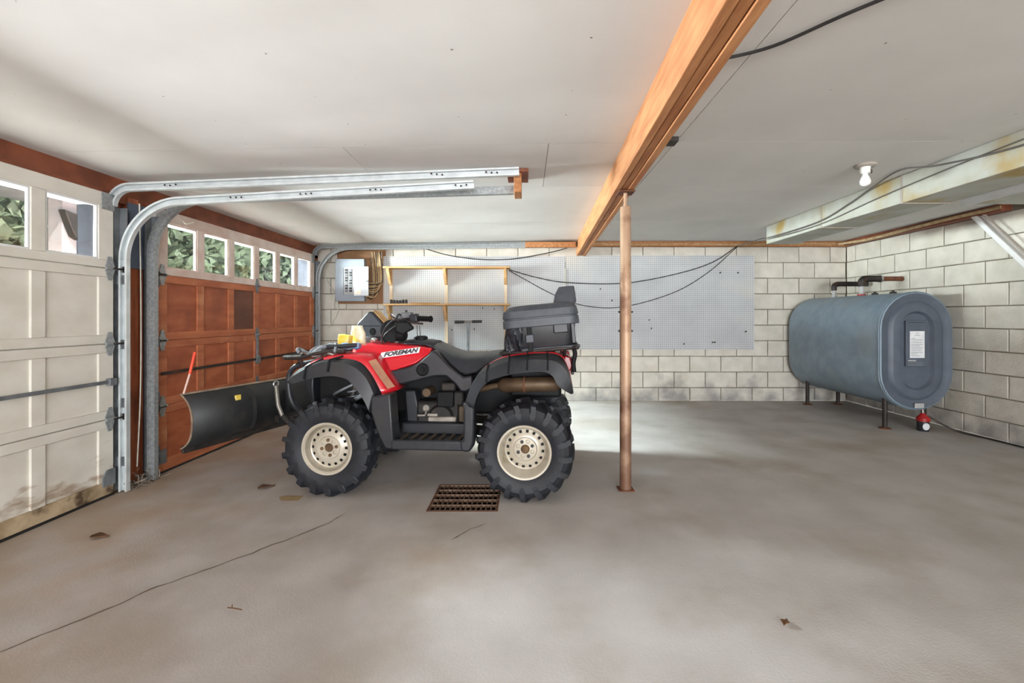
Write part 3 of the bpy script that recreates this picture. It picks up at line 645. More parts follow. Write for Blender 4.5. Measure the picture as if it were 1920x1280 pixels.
for k in range(13):
    x = -2.0+.012*k; zb = 1.36+.028*(k % 7); r_ = random.uniform(.0, .03)
    m = MB(); xe = -2.02+.013*k+r_
    m.tube(smoothpath([(-2.06, 5.87-.003*k, zb), (-1.98+.008*k, 5.872-.003*k, zb-.03+.004*k), (xe+.03, 5.872-.003*k, 1.55), (xe+.02, 5.872-.002*k, 1.75), (xe-.01+r_, 5.87, 1.93)], 5), .006, 6)
    tag(obj('house_wire', m, 'wire_tan' if k % 4 else 'wire_black', smooth=60), 'looped house wire running up the plywood right of the electrical box', 'wire', 'wires beside the electrical box')
tt = thing('t_handle_tool', 'T-handled metal tool with dark grips leaning before the pegboard', 'tool', (-.728, 5.80, 0))
m = MB(); m.bar((0, -.06, 0), (0, .0, 1.02), .03, .03, (1, 0, 0)); obj('stem', m, 'steel_grey', tt, bevel=.002)
m = MB(); m.tube([(-.17, 0, 1.025), (.17, 0, 1.035)], .012, 10); obj('crossbar', m, 'aluminium', tt, smooth=40)
for s in (-1, 1):
    m = MB(); m.tube([(s*.05, -.001, 1.03+s*.0015), (s*.172, -.001, 1.03+s*.005)], .018, 10); obj('grip', m, 'plastic_black', tt, smooth=40)
m = MB(); m.bx(-.09, .09, -.10, -.04, .0, .02); obj('foot', m, 'iron_dark', tt)
fp = thing('floor_pump', 'dark tool with two thin rods standing left of the T-handled tool', 'tool', (-1.345, 5.75, 0))
m = MB(); m.lathe([(0, 0), (.05, 0), (.05, .78), (0, .78)], (0, 0, 0), 'Z', 14); obj('barrel', m, 'plastic_black', fp, smooth=40)
m = MB(); m.lathe([(0, .77), (.06, .77), (.075, .80), (.06, .84), (0, .85)], (0, 0, 0), 'Z', 16); obj('cap', m, 'plastic_black', fp, smooth=40)
for s in (-1, 1):
    m = MB(); m.tube([(s*.02, 0, .84), (s*.016-.01, 0, .985)], .006, 6); obj('rod', m, 'iron_dark', fp)

# ------------------------------------------------------------ oil tank
TX, TY0, TY1, TZ0, TZ1, TR = 3.726, 4.33, 5.84, .207, 1.329, .348
tk = thing('oil_tank', 'large blue-grey oval steel heating-oil tank on four legs', 'tank', (TX, TY0, 0))
zc0, zc1 = TZ0+TR, TZ1-TR
def obround(r, n=14):
    o = [(r*math.cos(R(a)), zc1+r*math.sin(R(a))) for a in [180*i/n for i in range(n+1)]]
    o += [(r*math.cos(R(a)), zc0+r*math.sin(R(a))) for a in [180+180*i/n for i in range(n+1)]]
    return o
def ring(r, y): return [(x, y, z) for x, z in obround(r)]
Lt = TY1-TY0
m = MB(); m.loft([ring(TR-.012, .0), ring(TR-.003, .006), ring(TR, .022), ring(TR, Lt-.022), ring(TR-.003, Lt-.006), ring(TR-.03, Lt)], close=True, caps=False)
body = obj('body', m, 'tank_paint', tk, smooth=35)
m = MB(); m.loft([ring(TR-.012, .0), ring(TR-.03, .003), ring(TR-.05, .012), ring(TR-.085, .016), ring(TR-.11, -.004), ring(TR-.125, -.008), ring(TR-.185, -.008), ring(TR-.205, .02), ring(.02, .022)], close=True)
m.f.append(tuple(range(len(m.v)-30, len(m.v)))); obj('end_cap', m, 'tank_end_dark', tk, smooth=30)
m = MB(); m.loft([ring(TR-.03, Lt), ring(.02, Lt+.03)], close=True); m.f.append(tuple(range(len(m.v)-30, len(m.v)))); obj('end_cap', m, 'tank_end_dark', tk, smooth=30)
m = MB(); m.loft([ring(TR+.002, .012), ring(TR+.006, .015), ring(TR+.006, .03), ring(TR+.001, .034)], close=True); obj('end_seam', m, 'tank_paint', tk, smooth=30)
m = MB(); m.bx(-.105, .105, -.003, .026, .62, 1.055); ip = obj('inset_panel', m, 'tank_end_dark', tk, bevel=.004)
m = MB(); m.bx(-.07, .07, -.006, -.003, .70, .955); lb = obj('label', m, 'label_white', tk, bevel=.004)
for i, z in enumerate((.935, .915, .885, .872, .85, .83, .815, .795, .775, .755, .74, .722)):
    m = MB(); wd = (.03, .05, .02, .055, .05, .055, .04, .055, .05, .055, .03, .04)[i]
    m.bx(-.06 if i > 1 else -wd/2, -.06+wd*2 if i > 1 else wd/2, -.0072, -.006, z-.002, z+.002); obj('print_line', m, 'ink_grey', lb)
for i, z in enumerate((.675, .655, .64, .628)):
    m = MB(); m.bx(-.085, .06 if i else -.01, -.0042, -.003, z-(.002 if i else .006), z+(.002 if i else .006)); obj('print_line', m, 'label_grey' if i == 0 else 'ink_grey', ip)
m = MB(); m.bx(-.09, .08, -.005, -.003, 1.035, 1.04); obj('print_line', m, 'ink', ip)
m = MB(); m.bx(-.03, .06, -.012, -.009, .225, .27); obj('rating_plate', m, 'label_grey', tk, bevel=.001)
for x, y in ((-.21, .12), (.17, .12), (-.21, Lt-.17), (.17, Lt-.17)):
    top = zc0-math.sqrt(TR**2-x*x)+.03
    m = MB(); m.lathe([(0, .008), (.022, .008), (.022, top), (0, top)], (x, y, 0), 'Z', 14); lg = obj('leg', m, 'iron_dark', tk, smooth=40)
    m = MB(); m.lathe([(0, 0), (.052, 0), (.052, .008), (.026, .014), (0, .014)], (x, y, 0), 'Z', 18); obj('foot_flange', m, 'rust', lg, smooth=40)
# pipes, fittings on top
ztop = TZ1
m = MB(); m.lathe([(0, 0), (.028, 0), (.028, .022), (.02, .026), (.02, .10), (0, .10)], (-.0, Lt-.35, ztop-.006), 'Z', 14); fp1 = obj('vent_pipe', m, 'label_grey', tk, smooth=40)
m = MB(); y = Lt-.35; m.tube(smoothpath([(0, y, ztop+.08), (0, y, ztop+.13), (.03, y, ztop+.155), (.10, y, ztop+.16), (.40, y, ztop+.16)], 5), .03, 12); obj('elbow', m, 'iron_dark', fp1, smooth=40)
y = Lt-.80
m = MB(); m.lathe([(0, 0), (.035, 0), (.035, .025), (.024, .03), (.024, .13), (0, .13)], (0, y, ztop-.006), 'Z', 14); fp2 = obj('fill_pipe', m, 'label_grey', tk, smooth=40)
m = MB(); m.lathe([(0, .001), (.042, .001), (.042, .018), (0, .018)], (0, y, ztop-.004), 'Z', 14); obj('red_collar', m, 'red_can', fp2, smooth=40)
m = MB(); m.tube(smoothpath([(0, y, ztop+.10), (0, y, ztop+.155), (.03, y, ztop+.18), (.12, y, ztop+.185), (.20, y, ztop+.185)], 5), .036, 12); obj('elbow', m, 'iron_dark', fp2, smooth=40)
m = MB(); m.tube([(.20, y, ztop+.185), (.47, y, ztop+.185)], .026, 12); obj('wall_pipe', m, 'rust', fp2, smooth=40)
m = MB(); m.tube([(.195, y, ztop+.185), (.215, y, ztop+.185)], .042, 12); obj('coupling', m, 'chrome', fp2, smooth=40)
for y in (.28, .52):
    m = MB(); m.lathe([(0, 0), (.03, 0), (.03, .02), (.014, .022), (.014, .034), (0, .034)], (0, y, ztop-.006), 'Z', 10); obj('plug', m, 'iron_dark', tk, smooth=40)
ff = thing('filter_canister', 'small red, black and white canister on the floor beneath the tank', 'canister', (TX+.085, TY0+.03, 0))
m = MB(); m.lathe([(0, .0), (.045, .0), (.048, .01), (.048, .095), (0, .095)], (0, 0, 0), 'Z', 20); obj('bowl', m, 'plastic_black', ff, smooth=40)
m = MB(); m.lathe([(0, .095), (.054, .095), (.054, .125), (.03, .15), (.016, .17), (0, .17)], (0, 0, 0), 'Z', 20); obj('cap', m, 'red_can', ff, smooth=40)
m = MB(); m.lathe([(.0, -.0505), (.033, -.0505), (.033, -.046), (0, -.046)], (-.012, 0, .05), 'Y', 18); obj('label', m, 'label_white', ff)
m = MB(); m.tube([(0, 0, .16), (0, .01, .225)], .009, 8); obj('nipple', m, 'aluminium', ff)
cable('thin dark fuel line running from the tank along the wall foot', [(TX+.14, TY0+.04, .14), (TX+.24, TY0+.0, .07), (TX+.34, TY0-.08, .014), (TX+.38, TY0-.3, .012), (TX+.40, TY0-.8, .012), (TX+.40, 2.4, .012)], .008, 'iron_dark', 'pipe')

# ------------------------------------------------------------ drain grate
mat('grate_iron', (132, 108, 90), (96, 72, 58), .8, .2, scale=14)
gr = thing('drain_grate', 'square rusty steel grid set in the floor beside the rear tyre', 'drain', (GX0, GY0, 0))
for k in range(14):
    m = MB(); x = .012+.376*k/13; m.bx(x-.003, x+.003, .006, .404, -.026, -.0005); obj('bar', m, 'grate_iron', gr)
for k in range(6):
    m = MB(); y = .012+.386*k/5; m.bx(.006, .394, y-.003, y+.003, -.016, .0015); obj('cross_bar', m, 'grate_iron', gr)
m = MB()
for a, b, c, d_ in ((-.001, .401, -.001, .006), (-.001, .401, .404, .411), (-.001, .006, .006, .404), (.394, .401, .006, .404)): m.bx(a, b, c, d_, -.03, .001)
obj('frame', m, 'rust', gr)

# ------------------------------------------------------------ quad bike (x forward, y to its left = towards the viewer, z up)
av = thing('quad_bike', 'red and black four-wheeled quad bike with cream wheel rims', 'quad bike', (-.585, 3.25, 0), R(175.5))
def wheel_meshes(width, disc, kind):
    w2 = width/2; t = MB(); Rc = .276
    t.lathe([(.150, -w2*.78), (.162, -w2*.86), (.20, -w2*1.0), (.235, -w2*1.02), (.262, -w2*.92), (Rc, -w2*.68), (Rc+.002, 0), (Rc, w2*.68), (.262, w2*.92), (.235, w2*1.02), (.20, w2), (.162, w2*.86), (.150, w2*.78)], (0, 0, 0), 'Y', 56, closed=True)
    nl = 17
    for side in (-1, 1):
        for k in range(nl):
            p0 = 2*math.pi*(k+(.5 if side > 0 else 0))/nl
            st = [(.004, Rc-.004, Rc+.022, 0, .12), (w2*.42, Rc-.004, Rc+.022, .085, .115), (w2*.80, Rc-.012, Rc+.018, .145, .125), (w2*1.0, .252, .281, .175, .14), (w2*1.06, .228, .252, .20, .15), (w2*1.04, .20, .214, .21, .10)]
            rows = []
            for a, rb, rt, dp, dw in st:
                A = p0+dp
                rows.append([(r*math.cos(q), side*a if rt2 else side*a, r*math.sin(q)) for r, q, rt2 in ((rb, A-dw/2, 0), (rt, A-dw*.38, 1), (rt, A+dw*.38, 1), (rb, A+dw/2, 0))])
            t.loft(rows, close=True, caps=True)
    tire = mesh('tire', t, 'rubber', 28)
    r = MB()
    r.lathe([(.146, w2*.74), (.158, w2*.80), (.163, w2*.84), (.160, w2*.88), (.150, w2*.87), (.142, w2*.78), (.138, w2*.55), (.128, disc+.028), (.124, disc+.004)], (0, 0, 0), 'Y', 48)
    r.lathe([(.146, w2*.74), (.150, 0), (.150, -w2*.8)], (0, 0, 0), 'Y', 48)
    n = 80; R0 = [.124, .1155, .099, .088, .074, .066, .026]; Hh = [disc+.004, disc, disc+.006, disc+.014, disc+.016, disc+.008, disc+.010]
    base = len(r.v)
    for rad, h in zip(R0, Hh):
        for k in range(n): r.v.append((rad*math.cos(2*math.pi*k/n), h, rad*math.sin(2*math.pi*k/n)))
    for i in range(len(R0)-1):
        for k in range(n):
            if i == 1 and k % 5 in (1, 2): continue
            r.f.append((base+i*n+k, base+i*n+(k+1) % n, base+(i+1)*n+(k+1) % n, base+(i+1)*n+k))
    rim = mesh('wheel', r, 'rim', 30)
    b = MB(); b.lathe([(0, disc-.02), (.125, disc-.02), (.128, -w2*.8), (0, -w2*.8)], (0, 0, 0), 'Y', 24); back = mesh('brake_drum', b, 'engine', 30)
    h = MB(); h.lathe([(0, disc+.022), (.018, disc+.022), (.027, disc+.012), (.027, disc)], (0, 0, 0), 'Y', 20); hub = mesh('hub_cap', h, 'rim_rust', 40)
    s = MB(); s.lathe([(0, disc+.014), (.0105, disc+.014), (.0105, disc+.002)], (0, 0, 0), 'Y', 12); slot = mesh('lug_slot', s, 'rim_rust' if kind == 'f' else 'ink', 40)
    e = MB(); e.lathe([(.008, disc+.010), (.0095, disc+.0145), (.012, disc+.0135), (.013, disc+.009)], (0, 0, 0), 'Y', 14); boss = mesh('boss', e, 'rim', 40)
    return rim, tire, back, hub, slot, boss
def put_wheel(ms, loc, rz, spin):
    rim, tire, back, hub, slot, boss = ms
    wo = bpy.data.objects.new('wheel', rim); col.objects.link(wo); wo.parent = av; wo.location = loc; wo.rotation_euler = Euler((0, spin, rz), 'YXZ')
    wo.rotation_mode = 'YXZ'; wo.rotation_euler = (0, spin, rz)
    for nm, me in (('tire', tire), ('brake_drum', back), ('hub_cap', hub)):
        c = bpy.data.objects.new(nm, me); col.objects.link(c); c.parent = wo
    for k in range(4):
        for nm, me, a0 in (('lug_slot', slot, 0), ('boss', boss, 45)):
            a = R(a0+90*k); c = bpy.data.objects.new(nm, me); col.objects.link(c); c.parent = wo; c.location = (.047*math.cos(a), 0, .047*math.sin(a))
wf = wheel_meshes(.20, .045, 'f'); wrr = wheel_meshes(.255, .02, 'r')
WF, WR = .592, -.622
put_wheel(wf, (WF, .43, .281), 0, R(8)); put_wheel(wf, (WF, -.43, .281), R(180), R(30))
put_wheel(wrr, (WR, .425, .291), 0, R(25)); put_wheel(wrr, (WR, -.425, .291), R(180), R(50))

def part(name, mb, m, **k): return obj(name, mb, m, av, **k)
def P3(pts, y): return [Vector((x, y, z)) for x, z in pts]
def curve(pts, y, n=26): return resample(smoothpath(P3(pts, y), 6), n)
# front fenders
K4 = [(.82, .67), (.793, .682), (.69, .712), (.60, .726), (.544, .728), (.49, .719), (.455, .704), (.405, .651), (.354, .58), (.318, .505)]
K3 = [(.855, .682), (.825, .712), (.767, .748), (.688, .79), (.60, .809), (.54, .81), (.482, .802), (.407, .768), (.346, .706), (.30, .61)]
K2 = [(.865, .70), (.83, .735), (.76, .776), (.68, .804), (.60, .82), (.54, .823), (.47, .82), (.395, .795), (.33, .72), (.27, .61)]
K1 = [(0.87, 0.716), (0.84, 0.748), (0.76, 0.808), (0.68, 0.834), (0.6, 0.848), (0.54, 0.852), (0.46, 0.85), (0.36, 0.835), (0.28, 0.726), (0.205, 0.621)]
K0 = [(0.87, 0.716), (0.84, 0.748), (0.76, 0.808), (0.68, 0.834), (0.6, 0.848), (0.54, 0.852), (0.46, 0.85), (0.36, 0.835), (0.27, 0.726), (0.2, 0.621)]
for s in (1, -1):
    m = MB(); m.loft([curve(K0, .22), curve(K1, .36), curve(K2, .455)]); 
    if s < 0: m.flip_y()
    part('front_fender', m, 'red_plastic', solid=.006, smooth=50)
    m = MB(); k3o = [v+Vector((0, 0, .004)) for v in curve(K2, .455)]
    inner = [Vector((v.x, .46, v.z+.012)) for v in curve(K4, .5)]
    m.loft([k3o, [v+Vector((0, 0, .006)) for v in curve(K3, .482)], curve(K3, .50), curve(K4, .515), curve(K4, .50), inner])
    if s < 0: m.flip_y()
    fl = part('fender_flare', m, 'plastic_black', solid=.005, smooth=38)
    # ribs in the flare
    for (xa, za), (xb, zb) in (((.735, .765), (.66, .823)), ((.585, .812), (.53, .838))):
        mm = MB(); mm.bar((xa, .519, za-.06), (xa-.005, .503, za+.012), .010, .012, (1, 0, 0)); mm.bar((xa-.005, .503, za+.012), (xb, .43, zb+.004), .010, .010, (1, 0, 0))
        if s < 0: mm.flip_y()
        obj('flare_groove', mm, 'plastic_black_soft', fl)
    # sticker strip down the rear edge of the fender
    m = MB(); c1 = resample(smoothpath(P3([(.345, .80), (.285, .713), (.222, .628)], .415), 6), 8); 
    rows = [[v+Vector((.018, .010, .0)) for v in c1], [v+Vector((-.022, -.012, .012)) for v in c1]]
    rows = [[v+Vector((.0, .012, .012)) for v in q] for q in rows]; m.loft(rows)
    if s < 0: m.flip_y()
    part('side_sticker', m, 'tan_sticker', solid=.003)
    m = MB(); m.prism([(.308, .607), (.19, .622), (.168, .30), (.185, .288), (.222, .292), (.252, .345), (.283, .42), (.313, .515)], .40, .522)
    if s < 0: m.flip_y()
    part('mud_guard', m, 'plastic_black', bevel=.014)
# rear fenders
Q4 = [(-.322, .55), (-.34, .61), (-.362, .659), (-.407, .707), (-.452, .728), (-.55, .754), (-.676, .769), (-.748, .768), (-.791, .745), (-.815, .698), (-.85, .668), (-.895, .642)]
Q3 = [(-.268, .575), (-.29, .64), (-.318, .695), (-.357, .75), (-.422, .785), (-.524, .821), (-.648, .846), (-.721, .848), (-.80, .84), (-.852, .805), (-.887, .735), (-.908, .652)]
Q2 = [(-.262, .585), (-.285, .65), (-.312, .705), (-.355, .768), (-.42, .812), (-.50, .845), (-.64, .866), (-.721, .870), (-.80, .868), (-.85, .84), (-.885, .76), (-.905, .67)]
for s in (1, -1):
    m = MB(); m.loft([curve(Q2, .10), curve(Q2, .38), [v+Vector((0, 0, -.006)) for v in curve(Q2, .455)]])
    if s < 0: m.flip_y()
    part('rear_fender', m, 'red_plastic', solid=.006, smooth=50)
    m = MB(); inner = [Vector((v.x, .47, v.z+.012)) for v in curve(Q4, .5)]
    m.loft([[v+Vector((0, 0, -.002)) for v in curve(Q2, .455)], curve(Q3, .50), [v+Vector((0, 0, -.012)) for v in curve(Q3, .522)], curve(Q4, .55), curve(Q4, .535), inner])
    if s < 0: m.flip_y()
    fl = part('fender_flare', m, 'plastic_black', solid=.005, smooth=38)
    for xa, za in ((-.40, .775), (-.53, .825), (-.64, .85), (-.76, .85)):
        mm = MB(); mm.bar((xa, .552, za-.07), (xa, .516, za-.005), .010, .010, (1, 0, 0)); mm.bar((xa, .516, za-.005), (xa+.005, .45, za+.03), .010, .008, (1, 0, 0))
        if s < 0: mm.flip_y()
        obj('flare_groove', mm, 'plastic_black_soft', fl)
    # upright between running board and rear fender, running board
    m = MB(); m.prism([(-.262, .583), (-.325, .566), (-.322, .35), (-.31, .30), (-.285, .283), (-.245, .29), (-.235, .345), (-.258, .36)], .44, .535)
    if s < 0: m.flip_y()
    part('fender_stay', m, 'plastic_black', bevel=.014)
    m = MB(); m.bx(-.29, .185, .24, .515, .292, .325); m.bx(-.29, .185, .485, .525, .287, .347)
    if s < 0: m.flip_y()
    rb = part('running_board', m, 'plastic_black', bevel=.010)
    for k in range(7):
        mm = MB(); x = -.22+.06*k; mm.bx(x, x+.02, .27, .48, .325, .335)
        if s < 0: mm.flip_y()
        obj('foot_rib', mm, 'muddy', rb)
# bodywork
sec = [(.665, .80, (.17, .79), (.24, .765), (.28, .73)), (.605, .862, (.18, .85), (.25, .80), (.31, .76)), (.545, .905, (.19, .892), (.255, .82), (.33, .785)), (.46, .917, (.195, .90), (.26, .815), (.33, .775)),
       (.36, .912, (.20, .897), (.26, .80), (.29, .725)), (.25, .907, (.20, .893), (.26, .80), (.285, .742)), (.12, .902, (.198, .888), (.252, .815), (.272, .785)), (.03, .888, (.19, .876), (.225, .862), (.24, .852))]
rows = []
for x, zt, A, B, C in sec:
    h = [(.0, zt), (.12, zt-.003), A, B, C, (C[0]-.06, C[1]-.02)]
    rows.append([(x, -y, z) for y, z in reversed(h[1:])]+[(x, y, z) for y, z in h])
m = MB(); m.loft(rows, caps=True); hood = part('tank_cover', m, 'red_plastic', smooth=22, bevel=.006)
upv = Vector((0, -.06, .094)).normalized(); rd = (Vector((-1, 0, 0))+upv*.17).normalized(); upv2 = rd.cross(Vector((0, .84, .54)))*-1
nrm = Vector((0, .094, .06)).normalized(); upv2 = nrm.cross(rd)
Md = basis(Vector((.232, .2375, .848))+nrm*.0035, rd, upv2)
m = MB(); pq = [(-.135, -.021), (.128, -.021), (.137, .021), (-.124, .021)]
for q, off in ((0, 0), (1, .0018)): m.v += [tuple(Md@Vector((a, b, off))) for a, b in pq]
m.f = [(0, 1, 2, 3), (7, 6, 5, 4), (0, 4, 5, 1), (1, 5, 6, 2), (2, 6, 7, 3), (3, 7, 4, 0)]
obj('decal', m, 'label_white', hood)
text('decal_lettering', 'FOREMAN', .042, Md@Matrix.Translation((.003, 0, .002)), 'ink', hood, shear=.35, sx=1.15, bold=.0018)
for s in (1, -1):
    m = MB(); poly = [(.335, .70), (.30, .738), (.181, .755), (.10, .785), (.038, .835), (.0, .872), (-.03, .852), (-.114, .765), (-.205, .698), (-.262, .71), (-.272, .63), (-.225, .60), (-.185, .60), (-.15, .65), (-.09, .70), (-.02, .70), (.109, .668), (.20, .645), (.271, .645), (.33, .66)]
    m.prism(poly, .10, .278)
    if s < 0: m.flip_y()
    sp = part('side_cover', m, 'plastic_black', bevel=.012)
    m = MB(); m.lathe([(.040, .270), (.043, .286), (.038, .289), (.034, .282), (.014, .281), (.012, .290), (0, .291)], (.065, 0, .745), 'Y', 28)
    if s < 0: m.flip_y()
    obj('round_cap', m, 'plastic_black_soft', sp, smooth=40)
m = MB(); m.loft([[(.30, y, z) for y, z in ((-.10, .905), (0, .915), (.10, .905))], [(.20, y, z) for y, z in ((-.15, .905), (0, .925), (.15, .905))], [(.08, y, z) for y, z in ((-.16, .90), (0, .925), (.16, .90))], [(.02, y, z) for y, z in ((-.17, .88), (0, .915), (.17, .88))]])
part('tank_pad', m, 'plastic_black', solid=.014, smooth=60)
m = MB(); m.lathe([(0, 0), (.045, 0), (.045, .02), (.03, .03), (0, .03)], (.16, 0, .925), 'Z', 18); part('fuel_cap', m, 'plastic_black_soft', smooth=40)
# seat
st = [(.055, .905, .885, .13), (.02, .91, .868, .17), (-.045, .878, .835, .20), (-.114, .85, .77, .23), (-.18, .834, .722, .25), (-.22, .83, .708, .255), (-.29, .837, .725, .255), (-.345, .846, .765, .25), (-.42, .856, .80, .24), (-.50, .858, .825, .22)]
rows = []
for x, zt, zl, hw in st:
    pr = [(0, zt), (hw*.45, zt-.002), (hw*.72, zt-.012), (hw*.9, zt-.03 if zt-zl > .06 else zt-(zt-zl)*.4), (hw+.012, zl+.012), (hw, zl)]
    rows.append([(x, -y, z) for y, z in reversed(pr[1:])]+[(x, y, z) for y, z in pr])
m = MB(); m.loft(rows, caps=True); seat = part('seat', m, 'vinyl', smooth=60)
for s in (1, -1):
    m = MB(); m.tube([(x, s*(hw+.014), zl+.006) for x, zt, zl, hw in st[1:-1]], .005, 6); obj('seat_piping', m, 'plastic_black_soft', seat, smooth=60)
# frame core, engine, exhaust
m = MB(); m.bx(-.60, .62, -.10, .10, .42, .69); m.bx(.55, .80, -.24, .24, .42, .70); m.bx(-.84, -.5, -.22, .22, .56, .82); part('frame_core', m, 'plastic_black_soft', bevel=.02)
m = MB(); m.bx(-.17, .12, .02, .25, .33, .53); m.bx(-.12, .08, -.25, .02, .33, .55); eng = part('engine', m, 'engine', bevel=.02)
m = MB(); m.lathe([(0, .27), (.07, .27), (.085, .25), (.085, .2)], (-.05, 0, .43), 'Y', 24); obj('crankcase_cover', m, 'engine', eng, smooth=40)
m = MB(); m.bx(-.14, -.03, .235, .285, .50, .60); obj('starter_box', m, 'plastic_black_soft', eng, bevel=.008)
m = MB(); m.bx(-.16, .03, .24, .29, .405, .44); obj('crankcase_rib', m, 'aluminium', eng, bevel=.008)
m = MB(); m.bx(-.035, .035, .245, .285, .44, .458); obj('gear_pedal_boss', m, 'aluminium', eng, bevel=.004)
m = MB(); m.tube([(.09, .30, .447), (.04, .30, .449)], .011, 10); m.tube([(.045, .295, .45), (.04, .28, .475)], .008, 8); obj('gear_pedal', m, 'chrome', eng, smooth=40)
m = MB(); m.lathe([(0, .255), (.022, .255), (.024, .23), (.024, .2)], (.05, 0, .487), 'Y', 16); obj('carburettor_bowl', m, 'aluminium', eng, smooth=40)
m = MB(); m.lathe([(0, .23), (.028, .23), (.03, .2), (.03, .1)], (.055, 0, .585), 'Y', 16); obj('exhaust_elbow', m, 'exhaust', eng, smooth=40)
m = MB(); m.bx(-.15, -.05, .22, .27, .60, .66); m.bx(-.20, -.12, .2, .25, .50, .6); obj('air_box', m, 'engine', eng, bevel=.015)
m = MB(); m.bx(-.225, -.18, .24, .30, .41, .51); obj('heel_guard', m, 'muddy', eng, bevel=.006)
m = MB(); m.prism([(.20, .60), (.13, .60), (.075, .34), (.18, .34)], .16, .24); obj('splash_panel', m, 'plastic_black', eng, bevel=.01)
m = MB(); m.bx(-.28, .20, .20, .30, .325, .40); m.bx(-.27, -.20, .22, .30, .4, .54); obj('skid_side', m, 'plastic_black', eng, bevel=.01)
m = MB(); m.tube(smoothpath([(-.25, .24, .60), (-.38, .27, .635), (-.45, .28, .65)]), [.02]*13, 10); ex = part('exhaust_pipe', m, 'exhaust', smooth=40)
m = MB(); m.tube([(-.44, .28, .645), (-.47, .285, .65), (-.80, .30, .665), (-.83, .30, .667)], [.03, .048, .048, .032], 16); obj('muffler', m, 'exhaust', ex, smooth=40)
m = MB(); m.tube([(-.60, .292, .656), (-.61, .2925, .6565)], .052, 16); obj('muffler_band', m, 'rust', ex, smooth=40)
m = MB(); m.tube([(WR, -.40, .291), (WR, .40, .291)], .032, 12); m.bx(WR-.09, WR+.09, -.10, .10, .2, .38); m.bar((WR, .16, .30), (-.1, .16, .34), .05, .06); m.bar((WR, -.16, .30), (-.1, -.16, .34), .05, .06); part('rear_axle', m, 'engine', bevel=.008)
for s in (1, -1):
    m = MB(); m.bar((WF-.09, s*.08, .34), (WF, s*.36, .26), .03, .03); m.bar((WF+.09, s*.08, .34), (WF, s*.36, .26), .03, .03); m.bar((WF, s*.1, .44), (WF, s*.36, .36), .03, .03); m.bx(WF-.03, WF+.03, s*.35-.02, s*.35+.02, .22, .40); part('suspension_arm', m, 'engine')
    m = MB(); m.tube([(WF, s*.30, .32), (WF-.05, s*.22, .66)], .02, 8); sa = part('front_shock', m, 'iron_dark', smooth=40)
    m = MB(); pts = [Vector((WF, s*.30, .32)).lerp(Vector((WF-.05, s*.22, .66)), .15+.75*i/60)+Vector((.036*math.cos(i*.75), .036*math.sin(i*.75), 0)) for i in range(61)]; m.tube(pts, .006, 6); obj('coil_spring', m, 'steel_grey', sa, smooth=60)
m = MB(); m.tube(smoothpath([(WF, .25, .5), (WF-.1, .28, .56), (.4, .25, .6)]), .014, 8); m.tube(smoothpath([(.7, .22, .56), (.62, .3, .60), (.5, .27, .66)]), .010, 8); part('brake_hose', m, 'steel_grey', smooth=60)
# front end: grille, lamps, bumper, rack
m = MB(); m.loft([[(.80, y, z) for y, z in ((-.28, .47), (.28, .47), (.31, .62), (.30, .745), (-.30, .745), (-.31, .62))], [(.885, y, z) for y, z in ((-.2, .52), (.2, .52), (.25, .62), (.25, .69), (-.25, .69), (-.25, .62))]], close=True, caps=True); part('front_cowl', m, 'plastic_black', bevel=.015)
for s in (1, -1):
    m = MB(); m.lathe([(0, .05), (.04, .048), (.055, .035), (.058, 0)], (.85, s*.17, .63), 'X', 20); part('headlamp', m, 'porcelain', smooth=40)
m = MB()
m.tube(smoothpath([(.74, .27, .80), (.84, .27, .785), (.92, .27, .765), (.965, .27, .735), (.985, .27, .69), (.985, .27, .60), (.96, .26, .50), (.90, .2, .42), (.80, .15, .40)], 5), .017, 10)
part('bumper', m, 'plastic_black', smooth=50)
m2 = MB(); m2.v = list(m.v); m2.f = list(m.f); m2.flip_y(); part('bumper', m2, 'plastic_black', smooth=50)
m = MB(); m.tube([(.985, -.27, .66), (.985, .27, .66)], .014, 10); part('bumper_crossbar', m, 'plastic_black', smooth=50)
m = MB()
m.tube(smoothpath([(.55, .36, .866), (.70, .36, .862), (.84, .36, .828), (.95, .34, .822), (.975, .30, .822), (.975, 0, .822), (.975, -.30, .822), (.95, -.34, .822), (.84, -.36, .828), (.70, -.36, .862), (.55, -.36, .866)], 5), .015, 10)
fr_ = part('front_rack', m, 'iron_dark', smooth=50)
for y in (-.24, -.12, 0, .12, .24):
    m = MB(); m.tube(smoothpath([(.56, y, .866), (.70, y, .862), (.84, y, .828), (.97, y, .822)], 4), .009, 8); obj('rack_rod', m, 'iron_dark', fr_, smooth=50)
m = MB(); m.tube(smoothpath([(.86, -.30, .83), (.86, -.30, .88), (.84, -.30, .895), (.66, -.30, .905), (.62, -.30, .885), (.62, -.30, .85)], 4), .010, 8); obj('rack_rail', m, 'iron_dark', fr_, smooth=50)
for x, y in ((.90, .3), (.90, -.3), (.62, .3), (.62, -.3)):
    m = MB(); m.tube([(x, y, .82), (x-.02, y*.85, .72)], .012, 8); obj('rack_stay', m, 'iron_dark', fr_, smooth=50)
